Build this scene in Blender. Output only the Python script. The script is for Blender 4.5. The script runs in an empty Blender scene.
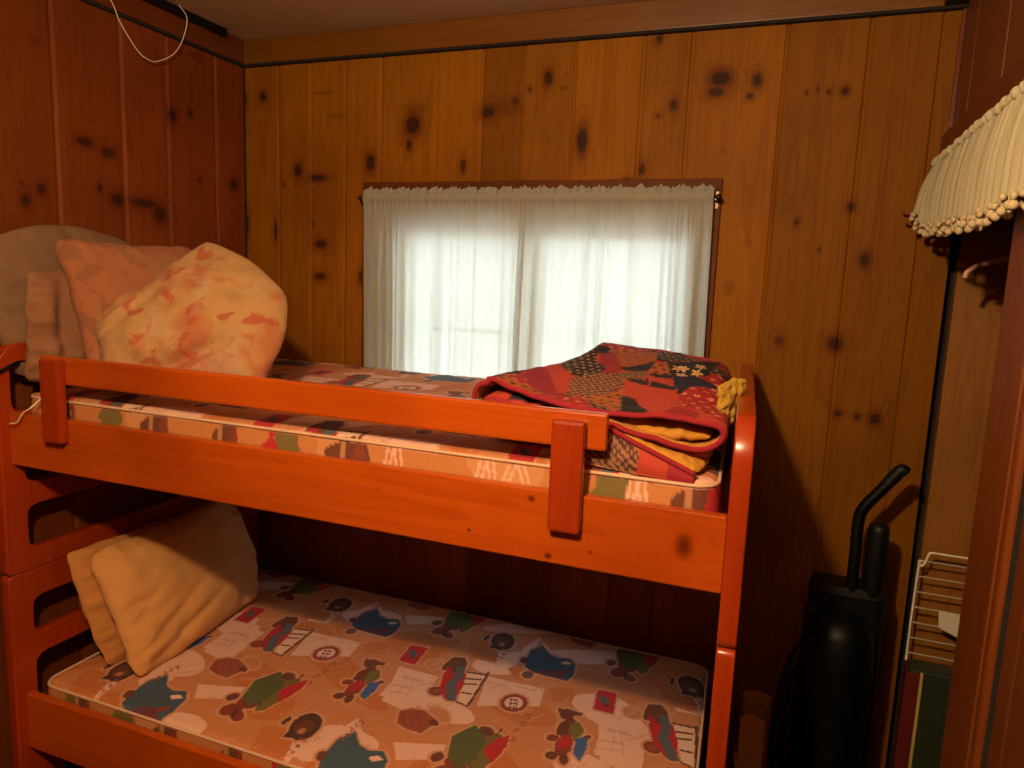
import bpy, bmesh, math, random
import numpy as np
from mathutils import Vector, Matrix, noise

# ------------------------------------------------------------------ camera, world, lights, exposure
S = bpy.context.scene
COL = S.collection
cd = bpy.data.cameras.new('camera'); cam = bpy.data.objects.new('camera', cd); COL.objects.link(cam)
cd.sensor_width = 36.0; cd.lens = 712.5/1024*36; cd.clip_start = .02
_yaw, _pit, _rol = (math.radians(a) for a in (20.456, -8.25, -2.308))
cam.matrix_world = Matrix.Translation((0, 0, 1.68)) @ (Matrix.Rotation(_yaw, 4, 'Z') @ Matrix.Rotation(_pit, 4, 'X') @ Matrix.Rotation(_rol, 4, 'Y') @ Matrix.Rotation(math.pi/2, 4, 'X'))
S.camera = cam
w = bpy.data.worlds.new('overcast_sky'); S.world = w; w.use_nodes = True
w.node_tree.nodes['Background'].inputs[0].default_value = (.72, .88, 1.0, 1)
w.node_tree.nodes['Background'].inputs[1].default_value = 9.5
ld = bpy.data.lights.new('ceiling_bulb_light', 'POINT'); ld.energy = 138; ld.color = (1.0, .70, .40); ld.shadow_soft_size = .045
lo = bpy.data.objects.new('ceiling_bulb_light', ld); lo.location = (-.42, .05, 2.36); COL.objects.link(lo)
S.view_settings.view_transform = 'Standard'; S.view_settings.look = 'None'; S.view_settings.gamma = 1
S.view_settings.use_curve_mapping = False; S.view_settings.exposure = 0.0

CEIL = 2.59; D = 2.45; XL = -2.13; XR = .41

KNOTS_BACK=[(-2.036, 2.374, 0.015, 0.015, 0.9), (-2.126, 2.37, 0.01, 0.02, 0.6), (-1.867, 2.082, 0.016, 0.019, 1.0), (-1.773, 2.053, 0.033, 0.01, 1.0), (-1.705, 2.055, 0.014, 0.006, 0.5), (-1.746, 2.374, 0.041, 0.006, 0.5), (-1.683, 2.285, 0.041, 0.011, 0.4), (-1.531, 2.107, 0.018, 0.026, 0.9), (-1.35, 2.239, 0.026, 0.027, 1.1), (-1.338, 2.3, 0.05, 0.018, 0.4), (-1.365, 2.168, 0.011, 0.018, 0.8), (-1.139, 2.088, 0.01, 0.02, 0.8), (-1.047, 2.273, 0.023, 0.017, 0.9), (-0.986, 2.284, 0.057, 0.027, 0.45), (-0.945, 2.306, 0.011, 0.01, 0.7), (-0.891, 2.343, 0.005, 0.007, 0.7), (-2.124, 1.872, 0.01, 0.033, 0.8), (-1.978, 1.843, 0.008, 0.032, 0.8), (-1.795, 1.873, 0.005, 0.008, 0.7), (-1.758, 1.795, 0.024, 0.014, 0.9), (-1.935, 2.029, 0.006, 0.006, 0.7), (-1.761, 1.665, 0.024, 0.012, 0.8), (-1.568, 1.67, 0.011, 0.02, 0.7), (-0.825, 2.376, 0.015, 0.021, 0.9), (-0.891, 2.34, 0.006, 0.007, 0.6), (-0.767, 2.34, 0.014, 0.008, 0.5), (-0.694, 2.163, 0.016, 0.036, 1.0), (-0.451, 2.476, 0.01, 0.012, 0.8), (-0.391, 2.267, 0.012, 0.016, 0.8), (-0.44, 2.235, 0.007, 0.006, 0.6), (-0.481, 2.066, 0.009, 0.016, 0.8), (-0.533, 2.031, 0.014, 0.007, 0.6), (-0.249, 2.341, 0.028, 0.018, 1.1), (-0.26, 2.301, 0.022, 0.012, 0.9), (-0.138, 2.33, 0.013, 0.015, 1.0), (-0.155, 2.283, 0.009, 0.008, 0.8), (0.011, 2.284, 0.004, 0.005, 0.8), (0.041, 2.294, 0.003, 0.007, 0.8), (0.072, 2.284, 0.006, 0.006, 0.8), (0.118, 2.284, 0.01, 0.009, 1.0), (0.017, 1.897, 0.006, 0.009, 0.8), (0.221, 1.785, 0.013, 0.017, 1.0), (0.166, 1.944, 0.011, 0.011, 0.8), (0.089, 1.813, 0.004, 0.006, 0.8), (0.163, 1.524, 0.019, 0.017, 1.0), (-0.003, 1.522, 0.012, 0.014, 0.6), (-0.171, 1.684, 0.016, 0.026, 0.35), (0.192, 1.305, 0.01, 0.008, 0.9), (0.247, 1.3, 0.008, 0.008, 0.9), (0.299, 1.298, 0.014, 0.014, 1.0), (0.127, 1.121, 0.018, 0.013, 0.4), (-0.227, 2.121, 0.009, 0.009, 0.3), (-0.123, 1.83, 0.012, 0.019, 0.25)]
KNOTS_LEFT=[(1.72, 2.065, 0.025, 0.011, 0.9), (1.805, 2.044, 0.023, 0.013, 0.8), (1.566, 1.898, 0.011, 0.012, 1.0), (1.517, 1.858, 0.012, 0.013, 1.0), (1.508, 1.907, 0.005, 0.006, 0.7), (2.075, 2.224, 0.016, 0.016, 0.9), (2.16, 2.25, 0.008, 0.011, 0.9), (1.766, 1.928, 0.007, 0.013, 0.8), (1.834, 1.896, 0.024, 0.017, 0.9), (1.942, 1.898, 0.052, 0.012, 0.8), (2.008, 1.867, 0.027, 0.025, 0.8), (2.384, 2.018, 0.019, 0.016, 0.8), (2.202, 2.01, 0.01, 0.007, 0.6), (1.571, 2.323, 0.019, 0.014, 0.4), (2.2, 2.457, 0.03, 0.018, 0.5), (1.752, 2.135, 0.005, 0.005, 0.5)]
KNOTS_RAIL=[(-0.454, 1.233, 0.008, 0.007), (-0.412, 1.116, 0.008, 0.007), (-0.139, 1.185, 0.016, 0.024), (-0.593, 1.142, 0.005, 0.004), (-0.323, 1.14, 0.004, 0.004)]
MOTIFS=[('pale',[(-1.064,1.91),(-0.922,1.913),(-0.907,1.783),(-0.903,1.699),(-1.017,1.723)]),('pale',[(-0.777,1.98),(-0.577,1.984),(-0.563,1.89),(-0.743,1.818)]),('pale',[(-0.364,1.875),(-0.266,1.914),(-0.259,1.764),(-0.359,1.741)]),('pale',[(-0.877,2.126),(-0.769,2.151),(-0.759,2.057),(-0.841,2.043)]),('pale',[(-1.065,1.509),(-1.034,1.623),(-0.971,1.551),(-0.998,1.459)]),('pale',[(-0.885,1.566),(-0.748,1.615),(-0.733,1.554),(-0.842,1.506)]),('pale2',[(-0.935,1.987),(-0.932,1.972),(-0.935,1.956),(-0.945,1.944),(-0.959,1.938),(-0.975,1.938),(-0.99,1.945),(-1.0,1.958),(-1.005,1.973),(-1.001,1.989),(-0.992,2.001),(-0.977,2.008),(-0.961,2.008),(-0.946,2.0)]),('base',[(-0.942,1.985),(-0.939,1.972),(-0.942,1.961),(-0.95,1.951),(-0.961,1.946),(-0.974,1.946),(-0.986,1.951),(-0.994,1.96),(-0.997,1.972),(-0.994,1.985),(-0.986,1.994),(-0.975,2.0),(-0.961,2.0),(-0.95,1.994)]),('pale2',[(-0.976,1.953),(-0.954,1.992),(-0.959,1.999),(-0.981,1.959)]),('pale2',[(-0.979,1.989),(-0.954,1.959),(-0.952,1.964),(-0.977,1.994)]),('pale2',[(-1.473,1.744),(-1.462,1.725),(-1.46,1.708),(-1.467,1.694),(-1.482,1.688),(-1.502,1.689),(-1.522,1.698),(-1.54,1.713),(-1.552,1.731),(-1.555,1.75),(-1.548,1.764),(-1.533,1.771),(-1.512,1.769),(-1.491,1.76)]),('base',[(-1.48,1.741),(-1.471,1.726),(-1.47,1.712),(-1.476,1.702),(-1.487,1.696),(-1.503,1.697),(-1.52,1.704),(-1.534,1.716),(-1.543,1.73),(-1.545,1.745),(-1.539,1.756),(-1.527,1.762),(-1.511,1.76),(-1.494,1.753)]),('deep',[(-0.73,2.047),(-0.685,2.127),(-0.632,2.046),(-0.674,1.994)]),('deep',[(-0.56,1.999),(-0.483,2.028),(-0.476,1.948),(-0.538,1.93)]),('deep',[(-1.602,2.163),(-1.49,2.18),(-1.456,2.059),(-1.56,2.06)]),('ink',[(-1.025,1.863),(-0.941,1.858),(-0.942,1.863),(-1.027,1.868)]),('ink',[(-1.02,1.811),(-0.952,1.811),(-0.954,1.815),(-1.022,1.815)]),('ink',[(-0.992,1.882),(-0.961,1.769),(-0.958,1.769),(-0.989,1.881)]),('ink',[(-0.726,1.957),(-0.677,1.937),(-0.677,1.941),(-0.726,1.961)]),('ink',[(-0.663,1.964),(-0.603,1.959),(-0.604,1.964),(-0.664,1.968)]),('ink',[(-0.343,1.854),(-0.28,1.873),(-0.281,1.876),(-0.343,1.858)]),('ink',[(-0.343,1.808),(-0.287,1.824),(-0.288,1.827),(-0.344,1.811)]),('ink',[(-0.326,1.874),(-0.312,1.762),(-0.31,1.762),(-0.324,1.874)]),('ink',[(-0.345,1.771),(-0.295,1.785),(-0.296,1.788),(-0.346,1.775)]),('cream',[(-0.846,1.97),(-0.778,1.983),(-0.77,1.808),(-0.807,1.819)]),('brown',[(-0.847,1.971),(-0.782,1.981),(-0.785,1.99),(-0.85,1.979)]),('brown',[(-0.834,1.935),(-0.783,1.95),(-0.786,1.958),(-0.837,1.944)]),('brown',[(-0.829,1.905),(-0.785,1.921),(-0.788,1.929),(-0.833,1.913)]),('brown',[(-0.814,1.859),(-0.779,1.865),(-0.781,1.873),(-0.817,1.867)]),('brown',[(-0.809,1.808),(-0.765,1.8),(-0.766,1.808),(-0.81,1.815)]),('brown',[(-0.784,2.003),(-0.772,1.804),(-0.763,1.8),(-0.774,1.999)]),('rust',[(-0.866,1.847),(-0.864,1.836),(-0.866,1.826),(-0.874,1.817),(-0.884,1.812),(-0.895,1.812),(-0.906,1.817),(-0.913,1.826),(-0.916,1.837),(-0.914,1.848),(-0.906,1.857),(-0.896,1.861),(-0.884,1.861),(-0.873,1.856)]),('rust2',[(-0.877,1.842),(-0.876,1.837),(-0.878,1.832),(-0.882,1.827),(-0.887,1.825),(-0.893,1.824),(-0.899,1.827),(-0.903,1.831),(-0.904,1.836),(-0.902,1.841),(-0.898,1.846),(-0.892,1.849),(-0.886,1.849),(-0.881,1.847)]),('red',[(-0.916,1.938),(-0.902,1.968),(-0.844,1.966),(-0.824,1.893),(-0.82,1.833),(-0.849,1.809),(-0.891,1.862)]),('brown',[(-0.937,1.981),(-0.929,2.039),(-0.889,2.051),(-0.866,2.02),(-0.857,1.966),(-0.888,1.951),(-0.932,1.954)]),('slate',[(-0.893,1.995),(-0.865,2.008),(-0.847,1.947),(-0.851,1.902),(-0.811,1.815),(-0.84,1.804),(-0.882,1.888),(-0.874,1.935)]),('red',[(-0.899,1.969),(-0.897,1.963),(-0.898,1.957),(-0.901,1.952),(-0.906,1.95),(-0.911,1.951),(-0.916,1.954),(-0.92,1.959),(-0.922,1.966),(-0.921,1.972),(-0.918,1.976),(-0.913,1.978),(-0.908,1.978),(-0.903,1.974)]),('red',[(-1.096,2.051),(-1.033,2.054),(-1.023,1.941),(-1.085,1.942)]),('slate',[(-1.051,2.005),(-1.046,1.993),(-1.045,1.983),(-1.047,1.975),(-1.052,1.973),(-1.059,1.976),(-1.067,1.983),(-1.075,1.994),(-1.08,2.006),(-1.081,2.016),(-1.079,2.024),(-1.074,2.026),(-1.067,2.023),(-1.058,2.015)]),('rust',[(-1.045,1.979),(-1.043,1.975),(-1.044,1.97),(-1.047,1.966),(-1.051,1.964),(-1.056,1.964),(-1.06,1.967),(-1.064,1.97),(-1.065,1.975),(-1.064,1.98),(-1.062,1.983),(-1.057,1.985),(-1.052,1.985),(-1.048,1.983)]),('badge',[(-0.603,1.894),(-0.6,1.873),(-0.606,1.854),(-0.619,1.838),(-0.636,1.831),(-0.655,1.832),(-0.671,1.841),(-0.682,1.858),(-0.686,1.879),(-0.681,1.899),(-0.668,1.915),(-0.65,1.924),(-0.631,1.922),(-0.614,1.912)]),('cream',[(-0.616,1.888),(-0.614,1.874),(-0.618,1.861),(-0.626,1.851),(-0.638,1.845),(-0.651,1.846),(-0.662,1.852),(-0.67,1.864),(-0.672,1.878),(-0.669,1.892),(-0.66,1.902),(-0.648,1.908),(-0.634,1.907),(-0.623,1.9)]),('dark',[(-0.661,1.889),(-0.637,1.892),(-0.638,1.898),(-0.663,1.895)]),('dark',[(-0.65,1.845),(-0.624,1.851),(-0.626,1.857),(-0.652,1.851)]),('dark',[(-0.659,1.894),(-0.647,1.848),(-0.644,1.848),(-0.656,1.895)]),('dark',[(-0.647,1.894),(-0.636,1.85),(-0.633,1.85),(-0.644,1.894)]),('dark',[(-0.638,1.896),(-0.628,1.853),(-0.625,1.854),(-0.635,1.896)]),('dark',[(-0.656,1.868),(-0.63,1.874),(-0.631,1.879),(-0.658,1.873)]),('dark',[(-0.768,2.219),(-0.763,2.193),(-0.766,2.169),(-0.778,2.151),(-0.795,2.143),(-0.814,2.146),(-0.833,2.16),(-0.847,2.183),(-0.853,2.209),(-0.85,2.235),(-0.838,2.254),(-0.821,2.262),(-0.8,2.258),(-0.781,2.243)]),('dark',[(-0.836,2.139),(-0.838,2.225),(-0.796,2.151)]),('brown',[(-0.783,2.207),(-0.78,2.192),(-0.783,2.178),(-0.79,2.167),(-0.801,2.162),(-0.813,2.164),(-0.824,2.172),(-0.832,2.184),(-0.835,2.199),(-0.833,2.213),(-0.826,2.224),(-0.814,2.229),(-0.802,2.228),(-0.791,2.22)]),('tan',[(-0.794,2.185),(-0.793,2.179),(-0.794,2.174),(-0.797,2.17),(-0.802,2.168),(-0.807,2.168),(-0.811,2.171),(-0.814,2.175),(-0.815,2.181),(-0.813,2.186),(-0.81,2.19),(-0.806,2.192),(-0.801,2.192),(-0.797,2.189)]),('dark',[(-0.868,2.177),(-0.864,2.214),(-0.877,2.227),(-0.881,2.189)]),('blue',[(-0.689,2.113),(-0.694,2.186),(-0.665,2.235),(-0.623,2.191),(-0.589,2.18),(-0.549,2.194),(-0.521,2.165),(-0.511,2.105),(-0.52,2.058),(-0.59,2.057),(-0.637,2.06),(-0.678,2.079)]),('violet',[(-0.632,2.062),(-0.604,2.1),(-0.557,2.097),(-0.522,2.064),(-0.591,2.059)]),('cream',[(-0.576,2.159),(-0.553,2.174),(-0.534,2.164),(-0.559,2.147)]),('rust',[(-0.529,2.112),(-0.529,2.106),(-0.533,2.099),(-0.539,2.093),(-0.546,2.09),(-0.554,2.089),(-0.56,2.091),(-0.564,2.096),(-0.564,2.103),(-0.56,2.11),(-0.554,2.115),(-0.546,2.119),(-0.539,2.12),(-0.532,2.117)]),('rust',[(-0.635,2.048),(-0.634,2.038),(-0.637,2.029),(-0.642,2.021),(-0.65,2.018),(-0.659,2.018),(-0.667,2.023),(-0.672,2.032),(-0.673,2.042),(-0.671,2.052),(-0.665,2.059),(-0.657,2.063),(-0.648,2.062),(-0.64,2.057)]),('brown',[(-0.681,2.124),(-0.68,2.115),(-0.681,2.107),(-0.685,2.101),(-0.691,2.099),(-0.697,2.1),(-0.703,2.104),(-0.707,2.112),(-0.709,2.12),(-0.708,2.128),(-0.704,2.134),(-0.698,2.137),(-0.691,2.136),(-0.686,2.131)]),('slate',[(-0.645,2.044),(-0.644,2.04),(-0.645,2.035),(-0.648,2.032),(-0.652,2.03),(-0.657,2.03),(-0.66,2.032),(-0.663,2.036),(-0.663,2.04),(-0.662,2.045),(-0.659,2.048),(-0.655,2.05),(-0.651,2.05),(-0.647,2.048)]),('brown',[(-0.452,1.896),(-0.451,1.884),(-0.455,1.872),(-0.462,1.864),(-0.472,1.859),(-0.482,1.86),(-0.49,1.866),(-0.496,1.876),(-0.497,1.888),(-0.493,1.9),(-0.486,1.909),(-0.476,1.913),(-0.466,1.912),(-0.457,1.906)]),('brown',[(-0.503,1.885),(-0.43,1.891),(-0.432,1.909),(-0.506,1.904)]),('brown',[(-0.484,1.831),(-0.458,1.883),(-0.433,1.854),(-0.439,1.776),(-0.481,1.785)]),('olive',[(-0.453,1.845),(-0.43,1.865),(-0.406,1.828),(-0.419,1.771),(-0.446,1.8)]),('rust',[(-0.467,1.773),(-0.467,1.766),(-0.47,1.759),(-0.476,1.753),(-0.483,1.75),(-0.491,1.749),(-0.497,1.752),(-0.5,1.758),(-0.501,1.765),(-0.498,1.772),(-0.492,1.778),(-0.484,1.781),(-0.477,1.781),(-0.471,1.778)]),('rust',[(-0.471,1.753),(-0.456,1.796),(-0.427,1.781),(-0.421,1.731),(-0.443,1.695),(-0.464,1.712)]),('red',[(-0.467,1.755),(-0.451,1.797),(-0.428,1.776),(-0.433,1.743),(-0.457,1.723)]),('bright',[(-0.42,1.785),(-0.392,1.816),(-0.382,1.757),(-0.389,1.702),(-0.414,1.725)]),('brown',[(-0.45,1.701),(-0.45,1.693),(-0.452,1.685),(-0.458,1.679),(-0.465,1.676),(-0.473,1.676),(-0.479,1.68),(-0.483,1.686),(-0.484,1.694),(-0.481,1.702),(-0.476,1.708),(-0.468,1.711),(-0.46,1.711),(-0.454,1.707)]),('brown',[(-0.419,1.697),(-0.418,1.687),(-0.419,1.678),(-0.422,1.672),(-0.428,1.669),(-0.434,1.671),(-0.44,1.678),(-0.444,1.687),(-0.445,1.697),(-0.444,1.706),(-0.441,1.713),(-0.435,1.715),(-0.429,1.713),(-0.423,1.707)]),('brown',[(-0.382,1.811),(-0.382,1.807),(-0.383,1.803),(-0.386,1.8),(-0.389,1.798),(-0.393,1.799),(-0.396,1.8),(-0.398,1.804),(-0.398,1.808),(-0.396,1.811),(-0.393,1.815),(-0.39,1.816),(-0.386,1.816),(-0.383,1.814)]),('olive',[(-1.378,1.604),(-1.381,1.66),(-1.353,1.709),(-1.303,1.72),(-1.277,1.639),(-1.293,1.588),(-1.302,1.547),(-1.321,1.528),(-1.348,1.574)]),('red',[(-1.327,1.639),(-1.311,1.692),(-1.28,1.73),(-1.273,1.68),(-1.277,1.639),(-1.286,1.596)]),('brown',[(-1.329,1.726),(-1.325,1.717),(-1.325,1.709),(-1.331,1.702),(-1.339,1.698),(-1.35,1.697),(-1.36,1.701),(-1.368,1.708),(-1.372,1.717),(-1.372,1.725),(-1.367,1.733),(-1.358,1.737),(-1.347,1.737),(-1.337,1.733)]),('rust',[(-1.343,1.565),(-1.337,1.554),(-1.338,1.543),(-1.345,1.534),(-1.357,1.528),(-1.371,1.528),(-1.385,1.532),(-1.397,1.541),(-1.403,1.552),(-1.403,1.564),(-1.396,1.573),(-1.384,1.578),(-1.369,1.579),(-1.355,1.574)]),('rust',[(-1.337,1.504),(-1.33,1.493),(-1.329,1.484),(-1.333,1.476),(-1.341,1.472),(-1.353,1.473),(-1.364,1.478),(-1.375,1.487),(-1.381,1.497),(-1.383,1.507),(-1.379,1.515),(-1.37,1.518),(-1.359,1.518),(-1.347,1.512)]),('dark',[(-1.313,1.706),(-1.309,1.744),(-1.314,1.748),(-1.318,1.71)]),('dark',[(-1.377,1.591),(-1.328,1.559),(-1.327,1.564),(-1.376,1.596)]),('brown',[(-1.357,1.557),(-1.355,1.552),(-1.355,1.547),(-1.358,1.544),(-1.363,1.541),(-1.369,1.541),(-1.375,1.543),(-1.38,1.546),(-1.382,1.551),(-1.382,1.555),(-1.379,1.559),(-1.374,1.562),(-1.368,1.562),(-1.362,1.56)]),('rust2',[(-1.6,1.645),(-1.622,1.698),(-1.592,1.726),(-1.555,1.73),(-1.494,1.7),(-1.504,1.664),(-1.515,1.629),(-1.56,1.632)]),('brown',[(-1.491,1.695),(-1.488,1.689),(-1.487,1.683),(-1.49,1.678),(-1.496,1.676),(-1.502,1.676),(-1.51,1.679),(-1.516,1.683),(-1.519,1.689),(-1.52,1.695),(-1.517,1.7),(-1.512,1.703),(-1.505,1.702),(-1.497,1.699)]),('badge',[(-1.612,1.692),(-1.57,1.635),(-1.564,1.635),(-1.605,1.692)]),('badge',[(-1.592,1.701),(-1.551,1.644),(-1.545,1.644),(-1.585,1.701)]),('badge',[(-1.573,1.71),(-1.532,1.652),(-1.526,1.653),(-1.566,1.71)]),('forest',[(-0.409,2.326),(-0.369,2.402),(-0.311,2.343),(-0.31,2.262),(-0.333,2.212),(-0.384,2.241)]),('brown',[(-0.391,2.237),(-0.391,2.228),(-0.395,2.22),(-0.4,2.213),(-0.408,2.209),(-0.415,2.21),(-0.421,2.215),(-0.425,2.222),(-0.425,2.231),(-0.422,2.24),(-0.416,2.247),(-0.409,2.25),(-0.401,2.25),(-0.395,2.245)]),('rust',[(-0.34,2.194),(-0.34,2.18),(-0.346,2.166),(-0.356,2.155),(-0.369,2.149),(-0.382,2.149),(-0.392,2.156),(-0.398,2.167),(-0.398,2.182),(-0.392,2.196),(-0.381,2.207),(-0.368,2.213),(-0.355,2.213),(-0.345,2.206)]),('dark',[(-0.358,2.186),(-0.344,2.149),(-0.338,2.156),(-0.352,2.193)]),('ink2',[(-0.574,1.814),(-0.57,1.826),(-0.573,1.83),(-0.578,1.817)]),('ink2',[(-0.57,1.829),(-0.578,1.843),(-0.58,1.84),(-0.573,1.826)]),('ink2',[(-0.58,1.844),(-0.593,1.838),(-0.591,1.833),(-0.578,1.839)]),('ink2',[(-0.594,1.836),(-0.591,1.816),(-0.588,1.816),(-0.59,1.835)]),('ink2',[(-0.572,1.79),(-0.582,1.803),(-0.584,1.8),(-0.574,1.786)]),('ink2',[(-0.584,1.804),(-0.595,1.791),(-0.592,1.787),(-0.581,1.799)]),('ink2',[(-0.594,1.788),(-0.585,1.775),(-0.583,1.778),(-0.593,1.791)]),('ink2',[(-0.582,1.774),(-0.572,1.786),(-0.574,1.79),(-0.585,1.778)]),('ink2',[(-0.575,1.761),(-0.595,1.762),(-0.594,1.757),(-0.574,1.756)]),('ink2',[(-0.596,1.761),(-0.597,1.742),(-0.593,1.741),(-0.593,1.759)]),('ink2',[(-0.596,1.723),(-0.576,1.711),(-0.576,1.715),(-0.595,1.727)]),('ink2',[(-0.577,1.715),(-0.597,1.704),(-0.595,1.7),(-0.575,1.711)]),('ink2',[(-0.589,1.72),(-0.59,1.708),(-0.587,1.707),(-0.586,1.718)]),('ink2',[(-1.029,1.517),(-1.029,1.535),(-1.033,1.537),(-1.033,1.519)]),('ink2',[(-1.031,1.525),(-1.01,1.518),(-1.01,1.522),(-1.031,1.529)]),('ink2',[(-1.017,1.537),(-1.017,1.549),(-1.021,1.551),(-1.021,1.539)]),('ink2',[(-1.021,1.552),(-1.027,1.549),(-1.024,1.545),(-1.018,1.548)]),('ink2',[(-1.027,1.546),(-1.02,1.537),(-1.017,1.538),(-1.024,1.548)]),('ink2',[(-1.018,1.536),(-1.009,1.536),(-1.011,1.541),(-1.02,1.54)]),('ink2',[(-1.008,1.538),(-1.011,1.548),(-1.015,1.548),(-1.012,1.539)]),('ink2',[(-1.032,1.575),(-1.011,1.568),(-1.011,1.572),(-1.033,1.58)]),('ink2',[(-1.013,1.571),(-1.013,1.562),(-1.009,1.56),(-1.009,1.569)]),('ink2',[(-1.012,1.563),(-1.02,1.564),(-1.019,1.56),(-1.01,1.559)]),('ink2',[(-1.017,1.561),(-1.02,1.573),(-1.024,1.574),(-1.021,1.563)]),('ink2',[(-1.033,1.599),(-1.011,1.591),(-1.012,1.595),(-1.034,1.603)]),('ink2',[(-1.014,1.594),(-1.013,1.585),(-1.009,1.583),(-1.009,1.592)]),('ink2',[(-1.012,1.586),(-1.021,1.587),(-1.019,1.583),(-1.011,1.581)]),('ink2',[(-1.018,1.584),(-1.02,1.596),(-1.024,1.598),(-1.022,1.586)]),('ink2',[(-1.024,1.606),(-1.013,1.609),(-1.015,1.614),(-1.026,1.61)]),('ink2',[(-1.026,1.622),(-1.004,1.602),(-1.002,1.606),(-1.025,1.625)]),('ink2',[(-1.132,1.436),(-1.11,1.429),(-1.111,1.432),(-1.133,1.44)]),('ink2',[(-1.108,1.424),(-1.108,1.435),(-1.112,1.437),(-1.112,1.426)]),('ink2',[(-1.127,1.433),(-1.131,1.439),(-1.134,1.437),(-1.129,1.432)]),('ink2',[(-1.134,1.468),(-1.12,1.451),(-1.118,1.453),(-1.131,1.469)]),('ink2',[(-1.118,1.45),(-1.109,1.451),(-1.111,1.455),(-1.12,1.454)]),('ink2',[(-1.108,1.453),(-1.113,1.462),(-1.116,1.462),(-1.112,1.453)]),('ink2',[(-1.116,1.464),(-1.123,1.456),(-1.119,1.453),(-1.113,1.46)]),('ink2',[(-1.132,1.485),(-1.109,1.477),(-1.11,1.481),(-1.133,1.49)]),('ink2',[(-1.108,1.472),(-1.107,1.484),(-1.112,1.487),(-1.112,1.474)]),('ink2',[(-1.126,1.483),(-1.131,1.488),(-1.134,1.487),(-1.129,1.481)])]
PATCHES=[('orange',[(-0.423,1.868),(-0.399,1.977),(-0.33,2.084),(-0.305,1.909),(-0.333,1.852),(-0.4,1.806)]),('crimson',[(-0.458,1.91),(-0.425,1.944),(-0.37,1.792),(-0.388,1.726),(-0.409,1.719)]),('navy',[(-0.618,1.515),(-0.825,2.093),(-0.836,2.198),(-0.808,2.244),(-0.572,1.591),(-0.597,1.518)]),('crimson',[(-0.788,2.189),(-0.773,2.224),(-0.454,1.514),(-0.425,1.488),(-0.462,1.455),(-0.547,1.548)]),('salmon',[(-0.765,2.231),(-0.524,1.804),(-0.46,1.676),(-0.433,1.509),(-0.454,1.514),(-0.672,1.989)]),('blackdot',[(-0.726,2.335),(-0.792,2.823),(-0.821,3.115),(-0.842,3.537),(-0.733,3.384),(-0.738,3.107),(-0.448,1.829),(-0.409,1.786),(-0.414,1.714),(-0.472,1.681),(-0.535,1.801)]),('hound',[(-0.466,1.672),(-0.365,1.776),(-0.313,1.776),(-0.293,1.664),(-0.345,1.655),(-0.398,1.51),(-0.436,1.516)]),('orangedot',[(-0.398,1.51),(-0.342,1.657),(-0.29,1.659),(-0.3,1.526),(-0.294,1.413),(-0.358,1.486)]),('navy',[(-0.329,1.613),(-0.296,1.582),(-0.213,1.384),(-0.294,1.424)]),('salmon',[(-0.35,1.722),(-0.294,1.694),(-0.204,1.648),(-0.195,1.537),(-0.217,1.391),(-0.292,1.583),(-0.33,1.625)]),('reddot',[(-0.204,1.648),(-0.178,1.728),(-0.123,1.762),(-0.088,1.603),(-0.082,1.446),(-0.139,1.527),(-0.188,1.508)]),('navysolid',[(-0.239,1.785),(-0.194,1.827),(-0.15,1.819),(-0.119,1.75),(-0.181,1.724),(-0.21,1.661),(-0.225,1.716)]),('flower',[(-0.272,1.903),(-0.214,1.985),(-0.152,2.143),(-0.162,1.87),(-0.193,1.82),(-0.248,1.8)]),('blackdot',[(-0.311,1.922),(-0.314,2.062),(-0.265,2.134),(-0.208,2.007),(-0.27,1.909)]),('taupe',[(-0.373,1.748),(-0.352,1.797),(-0.307,1.816),(-0.302,1.772)]),('salmon',[(-0.305,1.771),(-0.241,1.79),(-0.219,1.668),(-0.279,1.687)]),('navy',[(-0.282,1.722),(-0.22,1.706),(-0.218,1.675),(-0.279,1.687)]),('navy',[(-0.289,1.789),(-0.244,1.806),(-0.239,1.775),(-0.282,1.763)]),('navy',[(-0.346,1.736),(-0.302,1.733),(-0.299,1.699),(-0.339,1.722)])]
FLOWERS=[(-0.241, 1.873), (-0.228, 1.883), (-0.189, 1.926), (-0.225, 1.816), (-0.191, 1.86)]

# ------------------------------------------------------------------ helpers
def tag(o, label=None, cat=None, group=None, kind=None):
    for k, v in (('label', label), ('category', cat), ('group', group), ('kind', kind)):
        if v: o[k] = v
    return o
def mesh_obj(name, me, mats, parent=None, smooth=False):
    o = bpy.data.objects.new(name, me); COL.objects.link(o)
    for m in (mats if isinstance(mats, (list, tuple)) else [mats]): me.materials.append(m)
    if smooth: me.polygons.foreach_set('use_smooth', [True]*len(me.polygons))
    if parent: o.parent = parent; o.matrix_parent_inverse = Matrix.Translation(-Vector(parent.location))
    return o
def bm_obj(name, bm, mats, parent=None, smooth=False):
    me = bpy.data.meshes.new(name); bm.normal_update(); bm.to_mesh(me); bm.free()
    return mesh_obj(name, me, mats, parent, smooth)
def empty(name, loc=(0, 0, 0)):
    o = bpy.data.objects.new(name, None); o.location = loc; o.empty_display_size = .1; COL.objects.link(o); return o
def box(bm, x0, x1, y0, y1, z0, z1, bev=.003, mi=0):
    r = bmesh.ops.create_cube(bm, size=1, matrix=Matrix.Translation(((x0+x1)/2, (y0+y1)/2, (z0+z1)/2)) @ Matrix.Diagonal((x1-x0, y1-y0, z1-z0, 1)))
    vs = r['verts']; es = list({e for v in vs for e in v.link_edges}); fs = {f for v in vs for f in v.link_faces}
    for f in fs: f.material_index = mi
    if bev: bmesh.ops.bevel(bm, geom=es, offset=bev, segments=2, affect='EDGES', profile=.6)
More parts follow.
